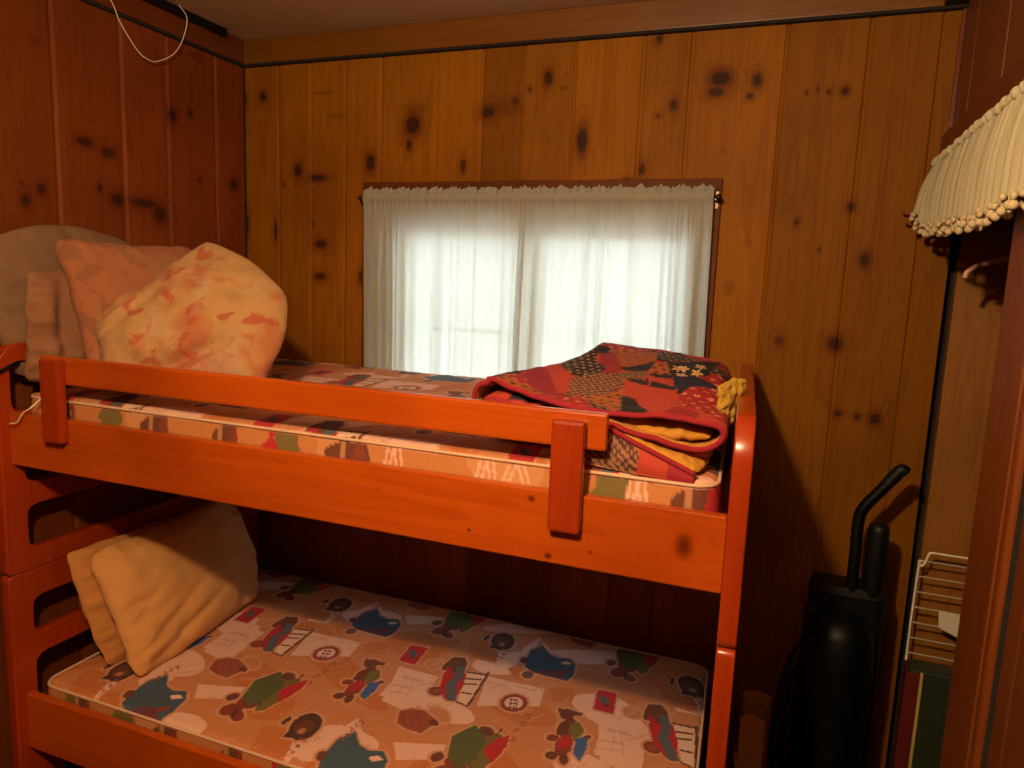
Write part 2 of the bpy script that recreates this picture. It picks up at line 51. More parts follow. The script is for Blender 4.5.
def tube(bm, pts, r, seg=10, mi=0, cap=True, closed=False):
    pts = [Vector(p) for p in pts]; n = len(pts); rings = []; up = None
    for i, p in enumerate(pts):
        a = pts[i-1] if (i > 0 or closed) else p; b = pts[(i+1) % n] if (i < n-1 or closed) else p
        t = (b-a).normalized()
        if up is None: up = Vector((0, 0, 1)) if abs(t.z) < .9 else Vector((1, 0, 0))
        s = t.cross(up).normalized(); up = s.cross(t).normalized()
        rr = r[i] if isinstance(r, (list, tuple)) else r
        rings.append([bm.verts.new(p+(s*math.cos(2*math.pi*k/seg)+up*math.sin(2*math.pi*k/seg))*rr) for k in range(seg)])
    for i in range(n if closed else n-1):
        A, B = rings[i], rings[(i+1) % n]
        for k in range(seg):
            f = bm.faces.new((A[k], A[(k+1) % seg], B[(k+1) % seg], B[k])); f.material_index = mi; f.smooth = True
    if cap and not closed:
        for R_ in (rings[0], rings[-1]):
            f = bm.faces.new(R_); f.material_index = mi
def bez(pts, n=10):
    P = [Vector(p) for p in pts]; P = [P[0]*2-P[1]]+P+[P[-1]*2-P[-2]]; out = []
    for i in range(1, len(P)-2):
        for k in range(n):
            t = k/n
            out.append(.5*((2*P[i])+(P[i+1]-P[i-1])*t+(2*P[i-1]-5*P[i]+4*P[i+1]-P[i+2])*t*t+(3*P[i]-P[i-1]-3*P[i+1]+P[i+2])*t**3))
    out.append(P[-2]); return out
def lathe(bm, prof, c, seg=24, mi=0, axis='Z'):
    rings = []
    for r, h in prof:
        rings.append([bm.verts.new(Vector(c)+(Vector((r*math.cos(2*math.pi*k/seg), r*math.sin(2*math.pi*k/seg), h)) if axis == 'Z' else Vector((h, r*math.cos(2*math.pi*k/seg), r*math.sin(2*math.pi*k/seg))))) for k in range(seg)])
    for A, B in zip(rings, rings[1:]):
        for k in range(seg):
            f = bm.faces.new((A[k], A[(k+1) % seg], B[(k+1) % seg], B[k])); f.material_index = mi; f.smooth = True
    for R_ in (rings[0], rings[-1]): bm.faces.new(R_).material_index = mi
def sstep(a, b, x): t = min(max((x-a)/(b-a), 0), 1); return t*t*(3-2*t)
def outline_plate(name, outer, holes, x0, x1, mat, parent, bev=.004):
    """a plate standing in the YZ plane between x0 and x1, with holes; made from a filled 2D curve"""
    cu = bpy.data.curves.new(name, 'CURVE'); cu.dimensions = '2D'; cu.fill_mode = 'BOTH'
    cu.extrude = (x1-x0)/2-bev; cu.bevel_depth = bev; cu.bevel_resolution = 2; cu.offset = -bev
    for poly in [outer]+holes:
        sp = cu.splines.new('POLY'); sp.points.add(len(poly)-1); sp.use_cyclic_u = True
        for p, (y, z) in zip(sp.points, poly): p.co = (y, z, 0, 1)
    t = bpy.data.objects.new('t', cu); COL.objects.link(t)
    dg = bpy.context.evaluated_depsgraph_get(); me = bpy.data.meshes.new_from_object(t.evaluated_get(dg))
    bpy.data.objects.remove(t); bpy.data.curves.remove(cu)
    me.name = name; me.materials.clear()
    me.transform(Matrix(((0, 0, 1, (x0+x1)/2), (1, 0, 0, 0), (0, 1, 0, 0), (0, 0, 0, 1))))
    return mesh_obj(name, me, mat, parent)
def rounded(y0, y1, z0, z1, r, n=6):
    out = []
    for cy, cz, a0 in ((y1-r, z1-r, 0), (y0+r, z1-r, 90), (y0+r, z0+r, 180), (y1-r, z0+r, 270)):
        for k in range(n+1):
            a = math.radians(a0+90*k/n); out.append((cy+r*math.cos(a), cz+r*math.sin(a)))
    return out
def round_poly(pts, radii, n=5):
    out = []; N = len(pts)
    for i, (p, r) in enumerate(zip(pts, radii)):
        p = Vector(p); a = Vector(pts[i-1]); b = Vector(pts[(i+1) % N])
        if r == 0: out.append(tuple(p)); continue
        A = p+(a-p).normalized()*r; B = p+(b-p).normalized()*r
        for k in range(n+1):
            t = k/n; out.append(tuple(A*(1-t)**2+p*2*t*(1-t)+B*t*t))
    return out

# ------------------------------------------------------------------ materials
def new_mat(name):
    m = bpy.data.materials.new(name); m.use_nodes = True; nt = m.node_tree
    return m, nt, nt.nodes['Principled BSDF']
def N(nt, t, **kw):
    n = nt.nodes.new(t)
    for k, v in kw.items():
        if k == 'inp':
            for a, b in v.items(): n.inputs[a].default_value = b
        else: setattr(n, k, v)
    return n
def math_n(nt, op, a, b=None, clamp=False):
    n = N(nt, 'ShaderNodeMath', operation=op, use_clamp=clamp)
    for i, v in enumerate((a, b)):
        if v is None: continue
        if isinstance(v, (int, float)): n.inputs[i].default_value = v
        else: nt.links.new(v, n.inputs[i])
    return n.outputs[0]
def mix(nt, fac, a, b, mode='MIX'):
    n = N(nt, 'ShaderNodeMix', data_type='RGBA', blend_type=mode)
    for i, v in ((0, fac), (6, a), (7, b)):
        if isinstance(v, (int, float)): n.inputs[i].default_value = v
        elif isinstance(v, (tuple, list)): n.inputs[i].default_value = (*v, 1)
        else: nt.links.new(v, n.inputs[i])
    return n.outputs[2]
def plain(name, col, rough=.5, metal=0, bump=0, bscale=200, spec=.5, sheen=0):
    m, nt, b = new_mat(name)
    b.inputs['Base Color'].default_value = (*col, 1); b.inputs['Roughness'].default_value = rough; b.inputs['Metallic'].default_value = metal
    b.inputs['Specular IOR Level'].default_value = spec; b.inputs['Sheen Weight'].default_value = sheen
    tc = N(nt, 'ShaderNodeTexCoord'); nz = N(nt, 'ShaderNodeTexNoise', inp={'Scale': bscale, 'Detail': 3})
    nt.links.new(tc.outputs['Object'], nz.inputs['Vector'])
    nt.links.new(mix(nt, nz.outputs[0], tuple(c*.92 for c in col), tuple(min(1, c*1.06) for c in col)), b.inputs['Base Color'])
    if bump:
        bp = N(nt, 'ShaderNodeBump', inp={'Strength': bump, 'Distance': .002}); nt.links.new(nz.outputs[0], bp.inputs['Height']); nt.links.new(bp.outputs[0], b.inputs['Normal'])
    return m
def wood(name, light, dark, knotc=(.03, .012, .005), grain='Z', rough=.38, coat=.15, attr=False, knots=None, tint=.16, across=22, along=1.1, spec=.4):
    m, nt, b = new_mat(name); L = nt.links.new
    tc = N(nt, 'ShaderNodeTexCoord'); mp = N(nt, 'ShaderNodeMapping')
    sc = {'X': (along, across, across), 'Y': (across, along, across), 'Z': (across, across, along)}[grain]
    mp.inputs['Scale'].default_value = sc; L(tc.outputs['Object'], mp.inputs['Vector']); vec = mp.outputs[0]
    if attr:
        at = N(nt, 'ShaderNodeAttribute', attribute_name='board'); sp = N(nt, 'ShaderNodeSeparateColor'); L(at.outputs['Color'], sp.inputs[0])
        cx = N(nt, 'ShaderNodeCombineXYZ'); v = math_n(nt, 'MULTIPLY', sp.outputs[1], 40.0)
        for i in range(3): L(v, cx.inputs[i])
        va = N(nt, 'ShaderNodeVectorMath', operation='ADD'); L(vec, va.inputs[0]); L(cx.outputs[0], va.inputs[1]); vec = va.outputs[0]
    n1 = N(nt, 'ShaderNodeTexNoise', inp={'Scale': .55, 'Detail': 3, 'Distortion': 1.4}); L(vec, n1.inputs['Vector'])
    n2 = N(nt, 'ShaderNodeTexNoise', inp={'Scale': 5.0, 'Detail': 5, 'Roughness': .65}); L(vec, n2.inputs['Vector'])
    n3 = N(nt, 'ShaderNodeTexNoise', inp={'Scale': 2.3, 'Detail': 2}); L(tc.outputs['Object'], n3.inputs['Vector'])
    rings = math_n(nt, 'FRACT', math_n(nt, 'MULTIPLY', n1.outputs[0], 6.0))
    rings = math_n(nt, 'POWER', rings, 2.5)
    f = math_n(nt, 'ADD', math_n(nt, 'MULTIPLY', rings, .42), math_n(nt, 'MULTIPLY', n2.outputs[0], .55), clamp=True)
    col = mix(nt, f, light, dark)
    blot = math_n(nt, 'MULTIPLY', math_n(nt, 'SUBTRACT', n3.outputs[0], .45, clamp=True), 1.6, clamp=True)
    col = mix(nt, blot, col, tuple(a*.62 for a in dark))
    if attr:
        t = math_n(nt, 'ADD', math_n(nt, 'MULTIPLY', sp.outputs[1], tint*2), 1-tint)
        cc = N(nt, 'ShaderNodeCombineXYZ'); [L(t, cc.inputs[i]) for i in range(3)]
        vm = N(nt, 'ShaderNodeVectorMath', operation='MULTIPLY'); L(col, vm.inputs[0]); L(cc.outputs[0], vm.inputs[1]); col = vm.outputs[0]
        col = mix(nt, sp.outputs[2], col, (dark[0]*.50, dark[1]*.28, dark[2]*.3))
        col = mix(nt, sp.outputs[0], col, knotc)
    if knots:
        sx = N(nt, 'ShaderNodeSeparateXYZ'); L(tc.outputs['Object'], sx.inputs[0])
        wob = math_n(nt, 'MULTIPLY', n2.outputs[0], .35)
        for kx, kz, a, c in knots:
            dx = math_n(nt, 'DIVIDE', math_n(nt, 'SUBTRACT', sx.outputs[0], kx), a); dz = math_n(nt, 'DIVIDE', math_n(nt, 'SUBTRACT', sx.outputs[2], kz), c)
            d = math_n(nt, 'ADD', math_n(nt, 'SQRT', math_n(nt, 'ADD', math_n(nt, 'MULTIPLY', dx, dx), math_n(nt, 'MULTIPLY', dz, dz))), wob)
            k = math_n(nt, 'SUBTRACT', 1.6, d, clamp=True); col = mix(nt, k, col, tuple(a_*.35 for a_ in dark))
    L(col, b.inputs['Base Color']); b.inputs['Roughness'].default_value = rough
    b.inputs['Coat Weight'].default_value = coat; b.inputs['Coat Roughness'].default_value = .25; b.inputs['Specular IOR Level'].default_value = spec
    bp = N(nt, 'ShaderNodeBump', inp={'Strength': .12, 'Distance': .001}); L(n2.outputs[0], bp.inputs['Height']); L(bp.outputs[0], b.inputs['Normal'])
    return m
def attr_mat(name, rough=.85, bump=.25, bscale=350, trans=0, sheen=0):
    m, nt, b = new_mat(name); at = N(nt, 'ShaderNodeAttribute', attribute_name='print')
    nz = N(nt, 'ShaderNodeTexNoise', inp={'Scale': bscale, 'Detail': 2}); tc = N(nt, 'ShaderNodeTexCoord'); nt.links.new(tc.outputs['Object'], nz.inputs['Vector'])
    c = mix(nt, .12, at.outputs['Color'], nz.outputs[0], 'MULTIPLY')
    nt.links.new(c, b.inputs['Base Color']); b.inputs['Roughness'].default_value = rough; b.inputs['Sheen Weight'].default_value = sheen
    bp = N(nt, 'ShaderNodeBump', inp={'Strength': bump, 'Distance': .0015}); nt.links.new(nz.outputs[0], bp.inputs['Height']); nt.links.new(bp.outputs[0], b.inputs['Normal'])
    return m
def cloth(name, base, spots=(), rough=.9, scale=6, transl=0, bump=.3, weave=500):
    """fabric with a printed scatter of soft blotches"""
    m, nt, b = new_mat(name); L = nt.links.new
    tc = N(nt, 'ShaderNodeTexCoord'); col = base
    for i, (c, sc, lo, hi, amt) in enumerate(spots):
        mp = N(nt, 'ShaderNodeMapping'); mp.inputs['Location'].default_value = (i*7.3, i*3.1, i*1.7); L(tc.outputs['Object'], mp.inputs['Vector'])
        nz = N(nt, 'ShaderNodeTexNoise', inp={'Scale': sc, 'Detail': 3, 'Distortion': .6}); L(mp.outputs[0], nz.inputs['Vector'])
        mr = N(nt, 'ShaderNodeMapRange', inp={'From Min': lo, 'From Max': hi, 'To Max': amt}); L(nz.outputs[0], mr.inputs['Value'])
        col = mix(nt, mr.outputs[0], col, c)
    if isinstance(col, tuple): b.inputs['Base Color'].default_value = (*col, 1)
    else: L(col, b.inputs['Base Color'])
    b.inputs['Roughness'].default_value = rough; b.inputs['Sheen Weight'].default_value = .03
    n1 = N(nt, 'ShaderNodeTexNoise', inp={'Scale': weave, 'Detail': 2}); n2 = N(nt, 'ShaderNodeTexNoise', inp={'Scale': 22, 'Detail': 4, 'Distortion': 1})
    L(tc.outputs['Object'], n1.inputs['Vector']); L(tc.outputs['Object'], n2.inputs['Vector'])
    b1 = N(nt, 'ShaderNodeBump', inp={'Strength': bump, 'Distance': .001}); b2 = N(nt, 'ShaderNodeBump', inp={'Strength': .35, 'Distance': .006})
    L(n1.outputs[0], b1.inputs['Height']); L(n2.outputs[0], b2.inputs['Height']); L(b2.outputs[0], b1.inputs['Normal']); L(b1.outputs[0], b.inputs['Normal'])
    if transl:
        tr = N(nt, 'ShaderNodeBsdfTranslucent'); tr.inputs[0].default_value = (*base, 1); mx = N(nt, 'ShaderNodeMixShader', inp={0: transl})
        L(b.outputs[0], mx.inputs[1]); L(tr.outputs[0], mx.inputs[2]); L(mx.outputs[0], nt.nodes['Material Output'].inputs[0])
    return m

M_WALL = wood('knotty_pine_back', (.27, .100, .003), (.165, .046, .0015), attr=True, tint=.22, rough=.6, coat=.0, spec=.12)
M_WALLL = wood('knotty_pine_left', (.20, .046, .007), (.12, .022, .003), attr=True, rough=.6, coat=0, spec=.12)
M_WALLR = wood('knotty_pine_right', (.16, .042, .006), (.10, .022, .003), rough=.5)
M_TRIM = wood('pine_trim', (.19, .068, .004), (.125, .036, .002), grain='X')
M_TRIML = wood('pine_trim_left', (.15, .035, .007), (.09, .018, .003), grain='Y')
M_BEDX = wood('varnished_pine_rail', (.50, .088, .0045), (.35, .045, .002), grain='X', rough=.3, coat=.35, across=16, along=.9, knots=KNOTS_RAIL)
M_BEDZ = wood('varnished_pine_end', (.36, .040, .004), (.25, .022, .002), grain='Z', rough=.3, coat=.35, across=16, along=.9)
M_DARKW = wood('dark_stained_wood', (.16, .035, .01), (.08, .015, .004), grain='Y')
M_CEIL = plain('ceiling_plaster', (.50, .35, .20), .95, bump=.8, bscale=60)
M_FLOOR = wood('floor_boards', (.10, .04, .015), (.06, .022, .007), grain='Y')
M_DARK = plain('painted_gap_shade', (.012, .008, .006), .9)  # near-black colour standing in for shade in gaps and under trims
M_BLACK = plain('black_plastic', (.003, .0035, .004), .5, spec=.25)
M_BLACKG = plain('glossy_black_plastic', (.002, .0025, .003), .45, spec=.2)
M_METAL = plain('dark_bronze', (.05, .03, .02), .3, metal=.8)
M_WIRE = plain('white_coated_wire', (.75, .70, .60), .4)
M_CORD = plain('white_cord', (.75, .66, .5), .5)

# ------------------------------------------------------------------ boarded walls (planks, grooves and knots in one mesh)
def board_wall(name, us, zs, seams, knots, mat, pos, hole=None, w=.008, dep=.007, seed=1, gap=.0):
    rnd = random.Random(seed)
    us = sorted(set(np.round(list(us)+[s+d for s in seams for d in (-w, -.0022, .0022, w)], 4)))
    us = [u for u in us if us[0] <= u <= us[-1]]
    us = np.array([u for i, u in enumerate(us)]); zs = np.array(sorted(set(np.round(zs, 4))))
    sa = np.array(seams); d = np.abs(us[:, None]-sa[None, :]).min(1)
    depth = np.where(d < .003, dep, np.where(d < w-.0005, dep*.8, 0))
    bi = np.searchsorted(sa, us-.0001); tint = [rnd.random() for _ in range(len(seams)+2)]
    if name == 'wall_back': tint[11:] = [.15, .02, .0, .7, .3][:len(tint)-11]  # right boards' darker stain, deepened in place of the weaker light there
    tint = np.array(tint)[bi]
    U, Z = np.meshgrid(us, zs, indexing='ij'); nu, nz = U.shape
    core = np.zeros_like(U); halo = np.zeros_like(U)
    wob = np.sin(U*410+Z*130)*.10+np.sin(Z*530-U*210+1)*.10
    for ku, kz, a, b, s in knots:
        r = np.sqrt(((U-ku)/a)**2+((Z-kz)/b)**2)+wob
        core = np.maximum(core, np.clip((1.2-r)*2.6, 0, 1)*min(s, 1)*(.95 if s > .55 else .40))
        if s > .55:
            r2 = np.sqrt(((U-ku)/(a*1.9))**2+((Z-kz)/(b*2.3))**2)+wob*.5
            halo = np.maximum(halo, np.clip(1.3-r2, 0, 1)*.95*s); core = np.where(r < .42, np.minimum(core, .72), core)
            halo = np.maximum(halo, np.where(np.abs(r2-1.4) < .10, .22, 0))
        else: halo = np.maximum(halo, np.clip(1.5-r, 0, 1)*s*.6)
    verts = pos(U.ravel(), Z.ravel(), np.broadcast_to(depth[:, None], U.shape).ravel())
    idx = np.arange(nu*nz).reshape(nu, nz)
    q = np.stack([idx[:-1, :-1], idx[1:, :-1], idx[1:, 1:], idx[:-1, 1:]], -1).reshape(-1, 4)
    if hole:
        cu = ((U[:-1, :-1]+U[1:, 1:])/2).ravel(); cz = ((Z[:-1, :-1]+Z[1:, 1:])/2).ravel()
        q = q[~((cu > hole[0]) & (cu < hole[1]) & (cz > hole[2]) & (cz < hole[3]))]
    me = bpy.data.meshes.new(name); me.vertices.add(nu*nz); me.vertices.foreach_set('co', verts.ravel())
    me.loops.add(len(q)*4); me.loops.foreach_set('vertex_index', q.ravel().astype(np.int32))
    me.polygons.add(len(q)); me.polygons.foreach_set('loop_start', np.arange(0, len(q)*4, 4, dtype=np.int32)); 
    me.update(calc_edges=True)
    ca = me.color_attributes.new('board', 'FLOAT_COLOR', 'POINT')
    C = np.ones((nu*nz, 4), np.float32); C[:, 0] = core.ravel(); C[:, 1] = np.broadcast_to(tint[:, None], U.shape).ravel(); C[:, 2] = np.clip(halo, 0, 1).ravel()
    ca.data.foreach_set('color', C.ravel())
    return tag(mesh_obj(name, me, mat), kind='structure')
HOLE = (-1.40, -.29, 1.10, 1.86)
SEAM_B = [-1.961, -1.804, -1.646, -1.487, -1.253, -1.071, -.917, -.731, -.498, -.342, -.060, .174, .360]
zs_back = list(np.arange(0, 1.2, .05))+list(np.arange(1.2, CEIL+.001, .004))+list(HOLE[2:])+[CEIL]
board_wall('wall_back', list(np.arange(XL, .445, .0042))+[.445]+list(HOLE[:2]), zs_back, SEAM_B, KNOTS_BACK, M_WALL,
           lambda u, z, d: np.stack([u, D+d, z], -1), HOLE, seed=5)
SEAM_L = [-3, -2.7, -2.4, -2.1, -1.8, -1.5, -1.2, -.85, -.55, -.3, -.05, .2, .45, .70, .93, 1.17, 1.40, 1.623, 1.864, 2.054, 2.290]
zs_left = list(np.arange(0, 1.5, .06))+list(np.arange(1.5, CEIL, .004))+[CEIL]
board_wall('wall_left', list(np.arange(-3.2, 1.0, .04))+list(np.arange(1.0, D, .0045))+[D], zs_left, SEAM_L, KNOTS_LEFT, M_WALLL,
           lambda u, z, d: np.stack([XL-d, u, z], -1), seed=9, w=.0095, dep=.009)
def slab(name, args, mat, bev=0, kind='structure'):
    bm = bmesh.new(); box(bm, *args, bev); o = bm_obj(name, bm, mat); return tag(o, kind=kind)
slab('floor', (XL-.1, 1.15, -3.25, D+.1, -.08, 0), M_FLOOR)
slab('ceiling', (XL-.1, 1.15, -3.25, D+.1, CEIL, CEIL+.08), M_CEIL)
slab('wall_front', (XL-.05, 1.1, -3.25, -3.2, 0, CEIL), M_WALLR)
# outer cladding behind the window wall, so the wall has thickness round the opening
bm = bmesh.new()
for a in ((XL-.05, HOLE[0], 0, CEIL), (HOLE[1], .445, 0, CEIL), (HOLE[0], HOLE[1], 0, HOLE[2]), (HOLE[0], HOLE[1], HOLE[3], CEIL)):
    box(bm, a[0], a[1], D+.012, D+.10, a[2], a[3], 0)
tag(bm_obj('wall_outside', bm, M_DARKW), kind='structure')
# trims, and dark strips painted as the shade beside them
bm = bmesh.new(); box(bm, XL, .352, D-.022, D, 2.497, CEIL-.001, .003); tag(bm_obj('trim_1', bm, M_TRIM), kind='structure')
bm = bmesh.new(); box(bm, .353, XR, D-.05, D, 2.50, CEIL-.001, 0); tag(bm_obj('hollow_shade_block', bm, M_DARK), kind='structure')  # black block painted as the shaded hollow past the trim end
bm = bmesh.new(); box(bm, .400, XR+.001, D-.012, D, 1.9, 2.50, 0); tag(bm_obj('trim_11', bm, M_DARKW), kind='structure')
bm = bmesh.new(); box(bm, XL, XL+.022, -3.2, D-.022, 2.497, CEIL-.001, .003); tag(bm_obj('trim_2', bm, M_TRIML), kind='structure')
bm = bmesh.new(); box(bm, XL, XR, D-.0225, D-.0, 2.488, 2.4965, 0); tag(bm_obj('trim_shade_back', bm, M_DARK), kind='structure')  # dark strip, paints the shade line under the back trim
bm = bmesh.new(); box(bm, XL, XL+.016, -3.2, D-.02, 2.489, 2.4965, 0); tag(bm_obj('trim_shade_left', bm, M_DARK), kind='structure')  # dark strip, paints the shade line under the left trim
bm = bmesh.new(); box(bm, XL, XL+.006, D-.006, D, 0, 2.488, 0); tag(bm_obj('corner_shade_strip', bm, M_DARK), kind='structure')  # thin dark strip, shade of the room corner put into colour

# right wall: boards over and beside the closet opening
YJ = 1.64
def right_boards(name, y0, y1, z0, z1, seams, mat=M_WALLR):
    ys = [y0]+[s for s in seams if y0 < s < y1]+[y1]; bm = bmesh.new()
    for a, b in zip(ys, ys[1:]): box(bm, XR, XR+.02, a+.0015, b-.0015, z0, z1, .006)
    box(bm, XR+.018, XR+.06, y0, y1, z0, z1, 0)
    return tag(bm_obj(name, bm, mat), kind='structure')
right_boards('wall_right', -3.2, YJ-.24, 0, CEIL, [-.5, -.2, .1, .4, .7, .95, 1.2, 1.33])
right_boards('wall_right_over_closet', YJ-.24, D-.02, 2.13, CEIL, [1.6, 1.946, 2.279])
# casing of the closet opening: board, slot with its shade painted near-black, board
M_CASE = wood('closet_casing', (.20, .050, .005), (.115, .022, .003), rough=.45)
bm = bmesh.new(); box(bm, XR-.012, XR+.055, YJ-.175, YJ, 0, 2.12, .004); tag(bm_obj('trim_6', bm, M_CASE), kind='structure')
bm = bmesh.new(); box(bm, XR-.002, XR+.03, YJ-.24, YJ-.174, 0, 2.12, 0); tag(bm_obj('casing_slot_shade', bm, M_DARK), kind='structure')
bm = bmesh.new(); box(bm, XR-.014, XR+.02, YJ-.222, YJ-.190, 0, 2.12, .008); tag(bm_obj('trim_8', bm, M_CASE), kind='structure')
# closet interior
bm = bmesh.new(); box(bm, .475, 1.1, D+.02, D+.08, 0, CEIL, 0); 
tag(bm_obj('wall_closet_side', bm, wood('closet_boards', (.30, .12, .014), (.19, .06, .007), rough=.55)), kind='structure')
bm = bmesh.new(); box(bm, .445, .475, D+.06, D+.10, 0, CEIL, 0); tag(bm_obj('closet_gap_shade', bm, M_DARK), kind='structure')  # back of the recess coloured near-black as the gap's shade
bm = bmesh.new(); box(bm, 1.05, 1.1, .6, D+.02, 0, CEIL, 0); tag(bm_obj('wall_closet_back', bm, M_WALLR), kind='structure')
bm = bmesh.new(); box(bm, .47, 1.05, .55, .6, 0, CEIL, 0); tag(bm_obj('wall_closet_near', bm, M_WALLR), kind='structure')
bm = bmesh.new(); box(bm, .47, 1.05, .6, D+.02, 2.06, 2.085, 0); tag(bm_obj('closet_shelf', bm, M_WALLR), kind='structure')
# header board over the closet
bm = bmesh.new(); box(bm, XR-.024, XR+.02, 1.40, D-.012, 2.055, 2.145, .003)
tag(bm_obj('trim_9', bm, wood('header_board', (.12, .022, .006), (.07, .012, .003), grain='Y')), kind='structure')

# ------------------------------------------------------------------ window
win = tag(empty('window_1', (-.885, D, 1.1)), kind='structure')
M_CASEW = wood('window_casing', (.14, .038, .006), (.085, .02, .003), grain='X', coat=0, spec=.15, rough=.6)
bm = bmesh.new(); box(bm, -1.556, -.216, D-.014, D, 1.868, 2.032, .003); box(bm, -1.556, -1.41, D-.014, D, 1.03, 1.868, .003); box(bm, -.28, -.216, D-.014, D, 1.03, 1.868, .003)
box(bm, -1.556, -.216, D-.014, D, 1.0, 1.09, .003); bm_obj('window_casing', bm, M_CASEW, win)
M_SASH = plain('white_sash', (.75, .76, .74), .5)
bm = bmesh.new(); x0, x1, z0, z1 = HOLE
for a in ((x0, x0+.03, z0, z1), (x1-.03, x1, z0, z1), (x0+.03, x1-.03, z0, z0+.03), (x0+.03, x1-.03, z1-.025, z1), (-.905, -.835, z0, z1)): box(bm, a[0], a[1], D+.02, D+.07, a[2], a[3], .003)
bm_obj('window_frame', bm, M_SASH, win)
mg, nt, b = new_mat('window_glass'); t = N(nt, 'ShaderNodeBsdfTransparent'); g = N(nt, 'ShaderNodeBsdfGlossy', inp={'Roughness': .02}); mx = N(nt, 'ShaderNodeMixShader', inp={0: .06})
nt.links.new(t.outputs[0], mx.inputs[1]); nt.links.new(g.outputs[0], mx.inputs[2]); nt.links.new(mx.outputs[0], nt.nodes['Material Output'].inputs[0])
for a, c in ((x0+.03, -.905), (-.835, x1-.03)):
    bm = bmesh.new(); box(bm, a, c, D+.042, D+.046, z0+.03, z1-.025, 0); bm_obj('pane', bm, mg, win)
    bm = bmesh.new(); box(bm, a, c, D+.03, D+.055, 1.478, 1.490, .002); bm_obj('muntin', bm, M_SASH, win)

# ------------------------------------------------------------------ curtains and rod
M_CURT = cloth('sheer_white_cotton', (.56, .55, .47), transl=.5, bump=.15)
_nt = M_CURT.node_tree; _out = _nt.nodes['Material Output']; _l = _out.inputs[0].links[0].from_socket
_tp = _nt.nodes.new('ShaderNodeBsdfTransparent'); _mx = _nt.nodes.new('ShaderNodeMixShader'); _mx.inputs[0].default_value = .14
_nt.links.new(_l, _mx.inputs[1]); _nt.links.new(_tp.outputs[0], _mx.inputs[2]); _nt.links.new(_mx.outputs[0], _out.inputs[0])
def curtain(name, xa, xb, label, seed, flare=0, yo=0):
    rnd = random.Random(seed); nx = 260; ph = [rnd.random()*6 for _ in range(8)]
    zs = [2.003, 1.998, 1.991, 1.984, 1.979, 1.974, 1.968, 1.962, 1.957, 1.951, 1.943, 1.93]+list(np.arange(1.91, 1.27, -.03))+[1.268]
    bm = bmesh.new(); rows = []
    for z in zs:
        row = []; k = min(1, max(0, (1.965-z)/.12)); s = (1.965-z)/.7
        for i in range(nx+1):
            u = i/nx; x = xa+(xb-xa)*u+flare*(u-.5)*max(s, 0)
            uu = u*6.0+ph[0]; warp = u+.03*math.sin(5*u*math.pi+ph[1])
            big = math.sin(warp*math.pi*2*5.5+ph[2])*.6+math.sin(warp*math.pi*2*9.3+ph[3])*.4+.25*math.sin(warp*2*math.pi*17+ph[6])
            sm = math.sin(warp*math.pi*2*27+ph[4])*.55+math.sin(warp*math.pi*2*41+ph[5])*.45
            fade = min(1, u/.03, (1-u)/.03)
            y = 2.398+big*(.004+.0135*min(1, max(s, 0)*1.8))*fade*(k if z < 1.965 else .3)+sm*(.0055 if z > 1.94 else .0035*math.exp(-(1.94-z)*7))*fade
            if 1.950 <= z <= 1.984: y = 2.398+(sm*.0016)-.0075*math.cos((z-1.967)/.017*math.pi/2)
            zz = z+(.006*sm+.004*math.sin(u*60+ph[7]) if z > 1.99 else 0)
            row.append(bm.verts.new((x, y+yo*min(max((1.94-z)/.08, 0), 1), zz)))
        rows.append(row)
    for A, B in zip(rows, rows[1:]):
        for i in range(nx): bm.faces.new((A[i], A[i+1], B[i+1], B[i]))
    o = bm_obj(name, bm, M_CURT, smooth=True)
    m = o.modifiers.new('thick', 'SOLIDIFY'); m.thickness = .0006
    return tag(o, label, 'curtain', 'white curtains over the window')
curtain('curtain', -1.527, -.868, 'gathered white cotton curtain, left half of the window pair', 3, flare=-.02)
curtain('curtain', -.884, -.236, 'gathered white cotton curtain, right half of the window pair, behind the quilt', 8, flare=.02, yo=.0035)
rod = tag(empty('curtain_rod', (-.88, 2.398, 1.968)), 'thin dark metal curtain rod across the top of the window', 'curtain rod')
bm = bmesh.new(); tube(bm, [(-1.53, 2.398, 1.968), (-.232, 2.398, 1.968)], .005); bm_obj('rod', bm, M_METAL, rod)
for x, s in ((-1.532, -1), (-.230, 1)):
    bm = bmesh.new(); lathe(bm, [(.005, 0), (.0095, .003*s), (.011, .009*s), (.008, .015*s), (.002, .018*s)], (x, 2.398, 1.968), 14, axis='X'); bm_obj('finial', bm, M_METAL, rod, True)
for x in (-1.533, -.229):
    bm = bmesh.new(); box(bm, x-.004, x+.004, 2.395, D-.014, 1.958, 1.964, .001); box(bm, x-.006, x+.006, D-.018, D-.014, 1.935, 1.99, .001); bm_obj('bracket', bm, M_METAL, rod)

